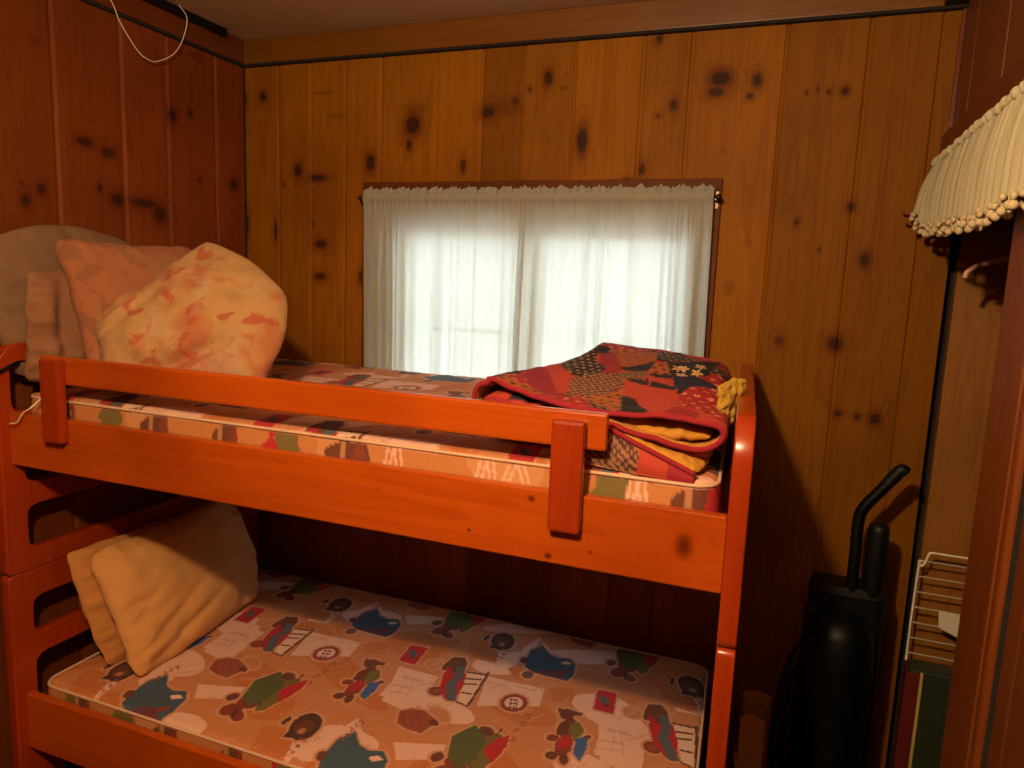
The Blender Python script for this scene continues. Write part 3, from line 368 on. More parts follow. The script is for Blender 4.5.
# ------------------------------------------------------------------ bunk bed
XA, XB = -2.03, -.063       # inner faces of the end panels
bed = tag(empty('bunk_bed', ((XA+XB)/2, 1.87, 0)), 'orange varnished pine bunk bed with slotted ends and guard rail', 'bunk bed')
YF, YK = 1.33, 2.385
def end_panel(x0, x1, zsplit, slots_low, slots_up):
    lo = round_poly([(YF, .02), (YF+.12, .02), (YF+.16, .14), (YK-.16, .14), (YK-.12, .02), (YK, .02), (YK, zsplit), (YF, zsplit)], [.005, .01, .02, .02, .01, .005, .02, .02])
    a_ = outline_plate('end_panel', lo, [rounded(1.40, 2.31, a, b, .03) for a, b in slots_low], x0, x1, M_BEDZ, bed)
    up = round_poly([(YF, zsplit+.001), (YK, zsplit+.001), (YK, 1.449), (YF+.05, 1.449), (YF+.002, 1.395)], [.02, .02, .04, .028, .028])
    b_ = outline_plate('end_panel', up, [rounded(1.40 if b < 1.3 else 1.372, 2.31, a, b, .03) for a, b in slots_up], x0, x1, M_BEDZ, bed)
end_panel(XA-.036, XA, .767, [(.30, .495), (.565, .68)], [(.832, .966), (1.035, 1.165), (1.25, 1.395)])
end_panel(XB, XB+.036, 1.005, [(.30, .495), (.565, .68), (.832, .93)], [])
def skew(o, f=lambda x: 1):
    for v in o.data.vertices: v.co.x -= .045*(v.co.y-1.36)*f(v.co.x)
for o_ in [c for c in bed.children if c.name.startswith('end_panel') and max(v.co.x for v in c.data.vertices) > -1]: skew(o_)
RS = lambda x: min(max((x+1.0)/.85, 0), 1)
def plank(name, a, mat=M_BEDX, bev=.004):
    bm = bmesh.new(); box(bm, *a, bev); return bm_obj(name, bm, mat, bed)
for z0, z1 in ((1.101, 1.255), (.214, .390)):
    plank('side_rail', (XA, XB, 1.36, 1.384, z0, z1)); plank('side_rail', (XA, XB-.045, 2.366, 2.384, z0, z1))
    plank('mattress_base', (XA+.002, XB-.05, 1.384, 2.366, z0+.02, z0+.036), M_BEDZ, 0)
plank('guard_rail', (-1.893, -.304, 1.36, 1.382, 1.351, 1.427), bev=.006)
for x0, x1, za, zb in ((-1.862, -1.792, 1.192, 1.421), (-.411, -.343, 1.180, 1.410)):
    plank('guard_rail_support', (x0, x1, 1.333, 1.3595, za, zb), M_BEDZ, .007)

# ------------------------------------------------------------------ mattress print
PAL = dict(side=(.56, .25, .10), sideb=(.50, .19, .055), base=(.54, .20, .075), deep=(.50, .15, .04), pale=(.74, .42, .31), pale2=(.60, .28, .145), cream=(.76, .48, .34), ink=(.56, .26, .17), ink2=(.26, .08, .04),
           dark=(.07, .025, .02), rust=(.22, .04, .02), rust2=(.30, .07, .035), red=(.44, .018, .024), brown=(.14, .04, .018), slate=(.09, .10, .11), badge=(.28, .03, .03),
           tan=(.42, .19, .09), blue=(.05, .085, .12), violet=(.14, .035, .05), olive=(.17, .12, .03), bright=(.05, .11, .28), forest=(.09, .10, .03))
def inpoly(X, Y, P):
    c = np.zeros(X.shape, bool); n = len(P)
    for i in range(n):
        x1, y1 = P[i]; x2, y2 = P[(i+1) % n]
        if y1 == y2: continue
        c ^= ((y1 > Y) != (y2 > Y)) & (X < (x2-x1)*(Y-y1)/(y2-y1)+x1)
    return c
def mattress_print(X, Y, offx=0, offy=0):
    C = np.empty(X.shape+(3,)); C[:] = PAL['base']
    n = np.sin(X*9+np.sin(Y*7)*2)*np.sin(Y*11+np.sin(X*5))
    C[n > .45] = PAL['deep']; C[n < -.55] = PAL['pale']
    rs = np.random.RandomState(3)
    seq = []
    for col, P in MOTIFS:
        Pa = np.array(P); solid = col not in ('base', 'deep', 'pale', 'pale2', 'ink', 'ink2', 'cream')
        if solid: c_ = Pa.mean(0); v_ = Pa-c_; l_ = np.hypot(v_[:, 0], v_[:, 1])[:, None]; seq.append(('pale2', c_+v_*(1+.009/np.maximum(l_, .004))))
    ghosts = [(c, np.array(P)) for c, P in MOTIFS if c in ('base', 'deep', 'pale', 'pale2', 'ink')]
    scrib = []
    for _ in range(70):       # rows of tiny faded handwriting
        x, y = -.85+rs.rand()*.68, 1.35+rs.rand()*.67; a = .9+rs.randn()*.25
        for k in range(rs.randint(3, 8)):
            px_, py_ = x+k*.011*math.cos(a), y+k*.011*math.sin(a); b_ = a+rs.uniform(.6, 2.2); h_ = .004+rs.rand()*.004; w_ = .0018
            dx_, dy_ = math.cos(b_)*h_, math.sin(b_)*h_; scrib.append(('ink' if _ % 3 else 'pale2', np.array([(px_-dx_-w_*dy_/h_, py_-dy_+w_*dx_/h_), (px_+dx_-w_*dy_/h_, py_+dy_+w_*dx_/h_), (px_+dx_+w_*dy_/h_, py_+dy_-w_*dx_/h_), (px_-dx_+w_*dy_/h_, py_-dy_-w_*dx_/h_)])))
    fills = [(c, np.array(P)) for c, P in MOTIFS if c not in ('base', 'deep', 'pale', 'pale2', 'ink')]
    for col, Pa in ghosts+scrib+seq+fills:
        for j in (-1, 0, 1, 2):
            for i in range(-4, 5):
                Q = Pa+((i*.68+j*.34+offx), -j*.67+offy); a = Q.min(0); b = Q.max(0)
                if a[0] > -.02 or b[0] < -2.1 or a[1] > 2.6 or b[1] < 1.2: continue
                s = (X >= a[0]) & (X <= b[0]) & (Y >= a[1]) & (Y <= b[1])
                if not s.any(): continue
                k = np.zeros(X.shape, bool); k[s] = inpoly(X[s], Y[s], Q); C[k] = PAL[col]
    return C
def side_print(X, s, ny):
    C = np.empty(X.shape+(3,)); C[:] = PAL['sideb']; s = s[0]
    def rect(a, b, col, lo=0, hi=1, slant=0):
        if lo <= s <= hi: w_ = .010*math.sin(s*9+a*31)+.006*math.sin(s*23+a*7); C[(X > a+slant*s+w_) & (X < b+slant*s-w_*.7)] = PAL[col]
    for a, b in ((-1.63, -1.55), (-1.02, -.93), (-.62, -.44), (-.30, -.235)): rect(a, b, 'side', 0, 1, .02)
    for a, b in ((-1.705, -1.64), (-1.13, -1.065), (-.325, -.262), (-.125, -.09), (-1.9, -1.86)): rect(a, b, 'olive'); rect(a+.012, b-.03, 'rust', .3, .8)
    for c, w in ((-1.50, .055), (-.905, .07), (-.11, .05), (-1.27, .04), (-1.83, .03)):
        k = np.abs(X-c+.02*math.sin(s*7)) < w*(1-abs(s-.45)*1.3+.2*math.sin(s*9)); C[k] = PAL['brown']
        k = np.abs(X-c-.015) < w*.45*(1-abs(s-.5)*1.5); C[k] = PAL['rust'] if c != -.11 else PAL['red']
        k = np.abs(X-c+.03) < .008; C[k] = PAL['tan']
    rect(-1.155, -1.13, 'red')
    for c, w in ((-.50, .06), (-.57, .03), (-.24, .02), (-.80, .03)):      # little house outlines
        for d in (0, .014): C[np.abs(np.abs(X-c)-(s*w+d)) < .003] = PAL['pale']
    C[(np.abs(((X*37) % 1)-.5) < .05) & (np.abs(X+.7) < .5) & (abs(s-.5) < .2)] = PAL['pale2']
    return C
M_MATT = attr_mat('printed_ticking'); M_PIPE = plain('mattress_piping', (.62, .40, .24), .8)
def mattress(label, z0, z1, offx, offy, xa=-2.012, xb=-.085, ya=1.395, yb=2.362, res=.0045, tilt=0):
    t = tag(empty('mattress', ((xa+xb)/2, (ya+yb)/2, z0)), label, 'mattress', 'bunk bed mattresses')
    r = .05; ins = .012
    # rounded-corner plan: unwrap top grid, side strips
    nx = int((xb-xa)/res); ny = int((yb-ya)/res)
    xs = np.linspace(xa, xb, nx+1); ys = np.linspace(ya, yb, ny+1)
    X, Y = np.meshgrid(xs, ys, indexing='ij')
    dx = np.minimum(X-xa, xb-X); dy = np.minimum(Y-ya, yb-Y); ed = np.minimum(dx, dy)
    Xs, Ys = X.copy(), Y.copy()
    cx = np.clip(X, xa+r, xb-r); cy = np.clip(Y, ya+r, yb-r); vx, vy = X-cx, Y-cy
    m = np.maximum(np.abs(vx), np.abs(vy)); h = np.hypot(vx, vy); f = np.where((np.abs(vx) > 0) & (np.abs(vy) > 0), m/np.maximum(h, 1e-9), 1)
    Xs = cx+vx*f; Ys = cy+vy*f
    puff = .006*np.clip(ed/.12, 0, 1)-.010*np.clip(1-ed/.02, 0, 1)**2
    Z = z1+puff+.0025*np.sin(X*7+1)*np.sin(Y*9)
    Z = Z+tilt*(Ys-ya)/(yb-ya)
    V = [np.stack([Xs, Ys, Z], -1).reshape(-1, 3)]; Cc = [mattress_print(X, Y, offx, offy).reshape(-1, 3)]
    idx = np.arange((nx+1)*(ny+1)).reshape(nx+1, ny+1); Q = [np.stack([idx[:-1, :-1], idx[1:, :-1], idx[1:, 1:], idx[:-1, 1:]], -1).reshape(-1, 4)]
    # side strip around the perimeter
    per = [(i, 0) for i in range(nx)]+[(nx, j) for j in range(ny)]+[(i, ny) for i in range(nx, 0, -1)]+[(0, j) for j in range(ny, 0, -1)]
    pi = np.array([p[0] for p in per]); pj = np.array([p[1] for p in per])
    px, py = Xs[pi, pj], Ys[pi, pj]; nrow = 24; base = len(V[0]); prev = idx[pi, pj]
    cxm, cym = np.clip(px, xa+r, xb-r), np.clip(py, ya+r, yb-r); nxv, nyv = px-cxm, py-cym
    nl = np.maximum(np.hypot(nxv, nyv), 1e-9); nxv, nyv = nxv/nl, nyv/nl
    for k in range(1, nrow+1):
        s = k/nrow; z = (z1-.010)*(1-s)+z0*s; bulge = .006*math.sin(math.pi*s)
        V.append(np.stack([px+nxv*bulge, py+nyv*bulge, z+tilt*(1-s)*(py-ya)/(yb-ya)], -1))
        d = (z1-z)*1.0
        Cc.append(side_print(px, np.full_like(px, s), nyv) if True else mattress_print(px-nxv*0+np.where(np.abs(nxv) > .7, 0, 0), py+nyv*d-nyv*0+np.where(np.abs(nxv) > .7, 0, 0)+.67*0, offx+.34, offy+.05))
        cur = base+np.arange(len(px)); base += len(px)
        Q.append(np.stack([prev, cur, np.roll(cur, -1), np.roll(prev, -1)], -1)); prev = cur
    V = np.concatenate(V); Cc = np.concatenate(Cc); Q = np.concatenate(Q)
    me = bpy.data.meshes.new('cover'); me.vertices.add(len(V)); me.vertices.foreach_set('co', V.ravel())
    me.loops.add(len(Q)*4+len(prev)); me.loops.foreach_set('vertex_index', np.concatenate([Q.ravel(), prev[::-1]]).astype(np.int32))
    me.polygons.add(len(Q)+1); me.polygons.foreach_set('loop_start', np.arange(0, len(Q)*4+1, 4, dtype=np.int32)); me.update(calc_edges=True)
    ca = me.color_attributes.new('print', 'FLOAT_COLOR', 'POINT'); ca.data.foreach_set('color', np.concatenate([Cc, np.ones((len(Cc), 1))], 1).astype(np.float32).ravel())
    skew(mesh_obj('cover', me, M_MATT, t, True), RS)
    step = 6; P = [(px[i], py[i]) for i in range(0, len(px), step)]
    for z in (z1-.008, z0+.01):
        bm = bmesh.new(); tube(bm, [(x, y, z+(tilt*(y-ya)/(yb-ya) if z > (z0+z1)/2 else 0)) for x, y in P], .0042, 6, closed=True); skew(bm_obj('piping', bm, M_PIPE, t), RS)
    return t
mattress('tan mattress printed with bears in vehicles on the upper bunk, under the folded quilt', 1.145, 1.305, .22, .12, tilt=.024)
mattress('tan mattress printed with bears, red flags and badges on the lower bunk', .252, .417, 0, 0, res=.0033)

# ------------------------------------------------------------------ pillows
def cushion(c00, c10, c11, c01, th, bow=(0, 0, 0, 0), n=44, seed=0, wr=.012, pw=2.4, crease=(), wob=.012):
    """soft stuffed bag between four corner points; bow = outward bulge of the edges v0,u1,v1,u0"""
    c = [Vector(p) for p in (c00, c10, c11, c01)]
    nrm = (c[1]-c[0]).cross(c[3]-c[0]).normalized(); eu = ((c[1]-c[0])+(c[2]-c[3])).normalized(); ev = ((c[3]-c[0])+(c[2]-c[1])).normalized()
    ctr = (c[0]+c[1]+c[2]+c[3])/4; bm = bmesh.new(); grids = []
    for side in (1, -1):
        G = []
        for i in range(n+1):
            row = []
            for j in range(n+1):
                u = .5-.5*math.cos(math.pi*i/n); v = .5-.5*math.cos(math.pi*j/n); u = .35*i/n+.65*u; v = .35*j/n+.65*v
                p = c[0]*(1-u)*(1-v)+c[1]*u*(1-v)+c[2]*u*v+c[3]*(1-u)*v
                su, sv = math.sin(math.pi*u), math.sin(math.pi*v)
                p += -ev*bow[0]*su*(1-v)**2+eu*bow[1]*sv*u*u+ev*bow[2]*su*v*v-eu*bow[3]*sv*(1-u)**2
                p = ctr+(p-ctr)*(1-.05*(abs(2*u-1)*abs(2*v-1))**11)
                p += (eu*noise.noise(Vector((v*5, seed, 1)))*abs(2*u-1)**3+ev*noise.noise(Vector((u*5, seed, 7)))*abs(2*v-1)**3)*wob
                hu = 1-abs(2*u-1)**pw; hv = 1-abs(2*v-1)**pw; h = (max(hu, 0)*max(hv, 0))**.5
                q = Vector((u*3.1+seed*5.1, v*3.1+side*2.7, seed*1.3))
                w_ = noise.noise(q*1.1)*.8+noise.noise(q*2.6)*.5
                # wrinkles running in from the edges
                w2 = noise.noise(Vector((u*14+seed, v*4, side)))*(1-hv)*1.2+noise.noise(Vector((u*4, v*14+seed, side)))*(1-hu)*1.2
                t_ = h*th/2+wr*w_*h**.5+wr*.9*w2*(h**.4 if h > 0 else 0)
                for (a0, b0, a1, b1, dep, wd) in crease:
                    L = math.hypot(a1-a0, b1-b0); s = ((u-a0)*(a1-a0)+(v-b0)*(b1-b0))/L/L; dd = abs((u-a0)*(b1-b0)-(v-b0)*(a1-a0))/L
                    if side == 1 and -.1 < s < 1.1: t_ -= dep*math.exp(-(dd/wd)**2)*math.sin(math.pi*min(max((s+.1)/1.2, 0), 1))
                edge = .004*noise.noise(Vector((u*9, v*9, seed)))
                row.append(bm.verts.new(p+nrm*(side*t_+edge)))
            G.append(row)
        grids.append(G)
        for i in range(n):
            for j in range(n):
                f = (G[i][j], G[i+1][j], G[i+1][j+1], G[i][j+1]); bm.faces.new(f if side == 1 else f[::-1])
    bmesh.ops.remove_doubles(bm, verts=bm.verts, dist=.0004)
    return bm
def seam_tube(bm_pts, r=.0035):
    bm = bmesh.new(); tube(bm, bm_pts, r, 6, closed=True); return bm
def pillow(label, mat, *a, **k):
    bm = cushion(*a, **k); z = min(v.co.z for v in bm.verts); cs = [Vector(p) for p in a[:4]]; c = sum(cs, Vector())/4
    o = bm_obj('pillow', bm, mat, smooth=True); o.data.transform(Matrix.Translation((-c.x, -c.y, -z))); o.location = (c.x, c.y, z)
    s = o.modifiers.new('sub', 'SUBSURF'); s.levels = 1; s.render_levels = 1
    return tag(o, label, 'pillow')
PEACH = (.70, .40, .22)
M_PFLOR = cloth('floral_print_cotton', (.42, .23, .085), [((.38, .11, .04), 6.5, .48, .58, .8), ((.36, .06, .025), 15, .575, .63, .8), ((.46, .31, .18), 9, .52, .66, .5), ((.26, .13, .06), 34, .60, .68, .35)])
M_PPINK = cloth('pink_print_cotton', (.31, .105, .04), [((.17, .06, .03), 19, .54, .60, .55), ((.34, .17, .08), 5, .5, .7, .5)])
M_PGREY = cloth('faded_beige_cotton', (.19, .10, .05), [((.20, .10, .05), 6, .5, .7, .5)])
M_PQUILT = cloth('worn_peach_cotton', (.23, .095, .04), [((.29, .14, .07), 7, .5, .7, .5)])
M_PYEL = cloth('butter_yellow_cotton', (.56, .26, .075), bump=.2)
M_PYEL2 = cloth('dull_yellow_cotton', (.46, .19, .045), bump=.2)
# upper bunk
pillow('faded beige pillow on upper bunk, standing flat against the left wall', M_PGREY, (-2.06, 1.40, 1.345), (-2.04, 1.93, 1.36), (-2.075, 1.86, 1.745), (-2.075, 1.36, 1.745), .10, bow=(0, .02, .05, .02), seed=3)
pillow('worn peach pillow folded upright on upper bunk between the beige and pink pillows', M_PQUILT, (-1.985, 1.385, 1.335), (-1.93, 1.80, 1.33), (-1.95, 1.78, 1.66), (-1.985, 1.40, 1.655), .10, seed=6, wr=.02, crease=((.25, .05, .2, .95, .03, .05), (.55, .05, .5, .95, .035, .05)))
pillow('pinkish pillow on upper bunk leaning behind the floral pillow', M_PPINK, (-1.80, 1.44, 1.335), (-1.66, 1.95, 1.34), (-1.85, 1.87, 1.75), (-1.965, 1.47, 1.748), .14, bow=(0, .01, -.01, -.01), seed=8, crease=((.2, .3, .9, .55, .02, .06),))
pillow('large cream pillow with orange and red floral print, in front on the upper bunk', M_PFLOR, (-1.76, 1.45, 1.35), (-1.315, 1.56, 1.35), (-1.635, 1.72, 1.77), (-1.845, 1.50, 1.530), .17, bow=(.01, .15, -.015, .0), seed=11, wr=.018, crease=((.35, .12, .8, .28, .03, .05), (.0, .5, .5, .8, .012, .05)))
# lower bunk
pillow('dull yellow pillow on the lower bunk, behind the other against the slotted end', M_PYEL2, (-1.88, 1.51, .425), (-1.93, 2.10, .425), (-1.985, 2.10, .80), (-2.005, 1.48, .80), .10, bow=(0, .02, -.01, 0), seed=14, wr=.02)
pillow('plain butter yellow pillow in front on the lower bunk', M_PYEL, (-1.735, 1.50, .425), (-1.80, 2.12, .43), (-1.92, 2.09, .83), (-1.955, 1.525, .78), .14, bow=(0, .03, .0, 0), seed=17, wr=.024, crease=((.05, .15, .55, .45, .014, .025), (.1, .05, .7, .3, .016, .028), (.02, .3, .3, .62, .010, .025)))

# ------------------------------------------------------------------ quilt
def zq(x, y):
    t = min(max((y-1.5)/.55, 0), 1); t = t*t*(3-2*t)
    f = float(np.interp(x, [-.66, -.54, -.435, -.34, -.2, -.1], [1.448, 1.437, 1.425, 1.412, 1.418, 1.415]))
    k = float(np.interp(x, [-.70, -.63, -.56, -.48, -.24, -.14], [1.385, 1.395, 1.435, 1.497, 1.479, 1.462]))
    return f*(1-t)+k*t
QC = dict(orange=(.33, .075, .008), crimson=(.28, .008, .018), navy=(.010, .008, .012), navysolid=(.006, .008, .04), salmon=(.42, .04, .016), blackdot=(.010, .006, .006), hound=(.33, .15, .06), orangedot=(.38, .09, .01), reddot=(.32, .010, .012), flower=(.008, .006, .008), taupe=(.16, .08, .045))
def quilt_print(X, Y, mode=0):
    C = np.empty(X.shape+(3,)); cx = np.floor(X/.11+.3*np.sin(np.floor(Y/.1))); cy = np.floor(Y/.10); h = (cx*7+cy*13) % 6
    for k, c in enumerate(('crimson', 'salmon', 'navy', 'orangedot', 'reddot', 'blackdot')): C[h == k] = QC[c]
    if mode == 1: C[:] = QC['salmon']; C[X < -.235] = QC['hound']; C[X > -.16] = QC['crimson']
    masks = []
    if mode == 0:
        for n_, P in PATCHES:
            k = inpoly(X, Y, P); C[k] = QC[n_]; masks.append((n_, k))
    def on(nm):
        k = (C == np.array(QC[nm])).all(-1); return k
    k = on('hound'); hs = ((np.floor(X/.0085)+np.floor(Y/(.013 if mode == 0 else .0085))) % 2 == 0); C[k & hs] = (.07, .015, .015)
    for nm, a, dc, r in (('blackdot', .020, (.45, .25, .12), .0045), ('orangedot', .026, (.05, .02, .02), .007), ('reddot', .030, (.78, .30, .16), .006), ('orange', .03, (.20, .05, .03), .006)):
        k = on(nm); row = np.floor(Y/(a*1.3)); d = np.hypot((X+row*a*.5) % a-a/2, (Y % (a*1.3)-a*.65)*.8); C[k & (d < r)] = dc
        if nm == 'reddot': C[k & (d < r*.4)] = (.3, .02, .03)
    k = on('flower')
    for fx, fy in FLOWERS:
        a = np.arctan2((Y-fy)*.5, X-fx); d = np.hypot(X-fx, (Y-fy)*.5); C[k & (d < .016*(.65+.35*np.cos(a*5)))] = (.78, .52, .24); C[k & (d < .004)] = (.5, .2, .05)
    return C
M_QUILT = attr_mat('patchwork_cotton', bump=.3); M_LINE = cloth('yellow_quilt_lining', (.50, .22, .02), bump=.2); M_BIND = cloth('crimson_binding', (.26, .006, .014), bump=.1)
quilt = tag(empty('patchwork_quilt', (-.38, 1.75, 1.31)), 'folded patchwork quilt in red, black and navy with yellow lining on the upper bunk', 'quilt')
def sheet(name, prof, ys, thick, yfun, cmode, extra=None, open_side='front'):
    """a thick sheet swept along Y; prof(t, y) -> (x, z) centre line, print outside, lining inside"""
    nt_ = 230; ts = np.linspace(0, 1, nt_+1); rowsO, rowsI = [], []
    P = np.array([[prof(t, y) for t in ts] for y in ys])          # ny, nt, 2
    T = np.gradient(P, axis=1); Ln = np.maximum(np.hypot(T[..., 0], T[..., 1]), 1e-9); Nn = np.stack([-T[..., 1]/Ln, T[..., 0]/Ln], -1)
    O = P+Nn*thick/2; I = P-Nn*thick/2
    ny = len(ys); Y = np.broadcast_to(np.array(ys)[:, None], (ny, nt_+1)) if yfun is None else np.array([[yfun(t, y) for t in ts] for y in ys])
    VO = np.stack([O[..., 0], Y, O[..., 1]], -1).reshape(-1, 3); VI = np.stack([I[..., 0], Y, I[..., 1]], -1).reshape(-1, 3)
    me = bpy.data.meshes.new(name); V = np.concatenate([VO, VI]); n = ny*(nt_+1); idx = np.arange(n).reshape(ny, nt_+1)
    qo = np.stack([idx[:-1, :-1], idx[:-1, 1:], idx[1:, 1:], idx[1:, :-1]], -1).reshape(-1, 4); qi = (qo+n)[:, ::-1]
    e = []
    for row in (idx[0], idx[-1]): e.append(np.stack([row[:-1], row[:-1]+n, row[1:]+n, row[1:]], -1))
    for col in (idx[:, 0], idx[:, -1]): e.append(np.stack([col[:-1], col[:-1]+n, col[1:]+n, col[1:]], -1))
    e = np.concatenate(e); Q = np.concatenate([qo, qi, e])
    me.vertices.add(len(V)); me.vertices.foreach_set('co', V.ravel()); me.loops.add(len(Q)*4); me.loops.foreach_set('vertex_index', Q.ravel().astype(np.int32))
    me.polygons.add(len(Q)); me.polygons.foreach_set('loop_start', np.arange(0, len(Q)*4, 4, dtype=np.int32)); me.update(calc_edges=True)
    C = quilt_print(VO[:, 0], VO[:, 1], cmode); C = np.concatenate([C, np.tile((.8, .5, .09), (n, 1))])
    ca = me.color_attributes.new('print', 'FLOAT_COLOR', 'POINT'); ca.data.foreach_set('color', np.concatenate([C, np.ones((len(C), 1))], 1).astype(np.float32).ravel())
    o = mesh_obj(name, me, [M_QUILT, M_LINE, M_BIND], quilt, True)
    me.polygons.foreach_set('material_index', np.array([0]*len(qo)+[1]*len(qi)+[2]*len(e), np.int32))
    path = [(P[0, k, 0], Y[0, k]-.001, P[0, k, 1]) for k in range(0, nt_+1, 3)]
    bm = bmesh.new(); tube(bm, path, thick*.42, 8); bm_obj('binding', bm, M_BIND, o)
    return o
def poly_prof(pts):
    A = np.array(bez([(x, 0, z) for x, z in pts], 12)); s = np.r_[0, np.cumsum(np.hypot(*(A[1:, [0, 2]]-A[:-1, [0, 2]]).T))]; s /= s[-1]
    return lambda t: (float(np.interp(t, s, A[:, 0])), float(np.interp(t, s, A[:, 2])))
ysq = [1.43+.0055*i for i in range(128)]
# upper leaf: from the rolled left end over the top, round the fold at the right and back underneath
fA = poly_prof([(-.52, 1.365), (-.59, 1.366), (-.628, 1.382), (-.638, 1.410), (-.620, 1.436), (-.575, 1.442), (-.5, 1.43), (-.4, 1.43), (-.3, 1.43), (-.22, 1.43), (-.15, 1.43), (-.105, 1.418), (-.086, 1.388), (-.112, 1.361), (-.17, 1.360), (-.24, 1.374), (-.32, 1.394)])
def profA(t, y):
    x, z = fA(t); k = min(max((y-1.43)/.7, 0), 1)
    top = sstep(1.395, 1.43, z) if t < .8 else 0
    z += (zq(x, y)-1.43)*top if x > -.60 else (zq(x, y)-1.442)*top
    x -= .045*max(y-1.43, 0)*sstep(-.6, -.2, x)
    z += .007*noise.noise(Vector((x*9, y*9, 1)))+.004*noise.noise(Vector((x*24, y*24, 5)))
    if t < .25: x += -.04*k*(1-t*3)+.0*noise.noise(Vector((y*6, 0, 0)))
    return x, z+.004
def yA(t, y):
    x, z = fA(t); k = (2.129-y)/.7
    return y+k*(.012*noise.noise(Vector((x*7, t*3, 3)))+(.05*(1-sstep(-.68, -.45, x))))
sheet('folded_top_layer', profA, ysq, .013, yA, 0)
fB = poly_prof([(-.60, 1.335), (-.45, 1.352), (-.36, 1.392), (-.31, 1.388), (-.25, 1.366), (-.19, 1.345), (-.145, 1.327), (-.125, 1.320)])
def profB(t, y):
    x, z = fB(t); return x+.02*noise.noise(Vector((y*5, t*2, 9))), z+.006*noise.noise(Vector((x*12, y*8, 4)))+.012*min(max((y-1.43)/.3, 0), 1)
bm = bmesh.new()
# bulk of the folded quilt between the layers (yellow lining side shows at the front)
o = bm_obj('lining', cushion((-.62, 1.47, 1.352), (-.11, 1.455, 1.345), (-.15, 2.10, 1.352), (-.62, 2.10, 1.352), .075, seed=21, wr=.008, pw=6), M_LINE, quilt, True)
o = bm_obj('lining', cushion((-.33, 1.45, 1.385), (-.108, 1.447, 1.383), (-.14, 2.0, 1.41), (-.40, 2.0, 1.41), .040, seed=22, wr=.006, pw=6), M_LINE, quilt, True)
bm.free()
def drape(name, quad, n, cmode, mat_top):
    """front flap hanging from the fold down to the mattress"""
    pass
fl = bmesh.new()
flap_pts = {'a': [(-.345, 1.418, 1.405), (-.27, 1.412, 1.372), (-.20, 1.408, 1.345), (-.132, 1.405, 1.318)], 'b': [(-.36, 1.400, 1.312), (-.28, 1.398, 1.306), (-.20, 1.396, 1.302), (-.135, 1.395, 1.300)]}
TA, TB = bez(flap_pts['a'], 16), bez(flap_pts['b'], 16); m_ = 14; V = []
for i in range(len(TA)):
    for j in range(m_+1):
        s = j/m_; p = TA[i].lerp(TB[i], s); p.y -= .012*math.sin(math.pi*s)*(1-i/len(TA)*.6)
        V.append((p.x, p.y, p.z))
V = np.array(V); nI = len(TA); bk = V.copy(); bk[:, 1] += .012
me = bpy.data.meshes.new('front_flap'); idx = np.arange(nI*(m_+1)).reshape(nI, m_+1)
q = np.stack([idx[:-1, :-1], idx[:-1, 1:], idx[1:, 1:], idx[1:, :-1]], -1).reshape(-1, 4); nn = len(V)
e = np.concatenate([np.stack([r_[:-1], r_[1:], r_[1:]+nn, r_[:-1]+nn], -1) for r_ in (idx[0], idx[-1], idx[:, 0], idx[:, -1])])
me.from_pydata(np.concatenate([V, bk]).tolist(), [], np.concatenate([q, (q+nn)[:, ::-1], e]).tolist())
C = np.empty((nn*2, 3)); W = np.concatenate([V, bk]); C[:] = QC['salmon']; hb = W[:, 0] < -.245; C[hb] = QC['hound']
C[hb & ((np.floor(W[:, 0]/.0085)+np.floor(W[:, 2]/.0085)) % 2 == 0)] = (.07, .015, .015); C[W[:, 0] > -.185] = QC['crimson']
ca = me.color_attributes.new('print', 'FLOAT_COLOR', 'POINT'); ca.data.foreach_set('color', np.concatenate([C, np.ones((len(C), 1))], 1).astype(np.float32).ravel())
mesh_obj('front_flap', me, M_QUILT, quilt, True)
fl.free()
bm = bmesh.new(); tube(bm, [p+Vector((0, -.004, 0)) for p in TA], .0055, 8); bm_obj('binding', bm, M_BIND, quilt)
# yellow lining folded out over the flap
o = bm_obj('lining', cushion((-.31, 1.425, 1.372), (-.125, 1.415, 1.318), (-.11, 1.55, 1.335), (-.30, 1.55, 1.385), .036, seed=23, wr=.01, pw=3), M_LINE, quilt, True)
# patchwork roll filling the left end, under the top layer
fi = bm_obj('rolled_end', cushion((-.622, 1.442, 1.412), (-.33, 1.44, 1.385), (-.36, 2.05, 1.40), (-.60, 2.05, 1.375), .078, seed=27, wr=.008, pw=6), M_QUILT, quilt, True)
co = np.array([v.co for v in fi.data.vertices]); ca = fi.data.color_attributes.new('print', 'FLOAT_COLOR', 'POINT')
ca.data.foreach_set('color', np.concatenate([quilt_print(co[:, 0]*1.6+.4, (co[:, 1]+co[:, 2])*1.6+5, 2), np.ones((len(co), 1))], 1).astype(np.float32).ravel())
# yellow corner sticking up beside the end of the bed
o = bm_obj('lining_corner', cushion((-.108, 1.60, 1.365), (-.086, 1.67, 1.385), (-.062, 1.68, 1.482), (-.116, 1.60, 1.472), .032, seed=24, wr=.010, bow=(0, .008, .006, 0), crease=((.3, .1, .5, .9, .01, .08),)), cloth('pale_yellow_lining', (.42, .25, .025)), quilt, True)

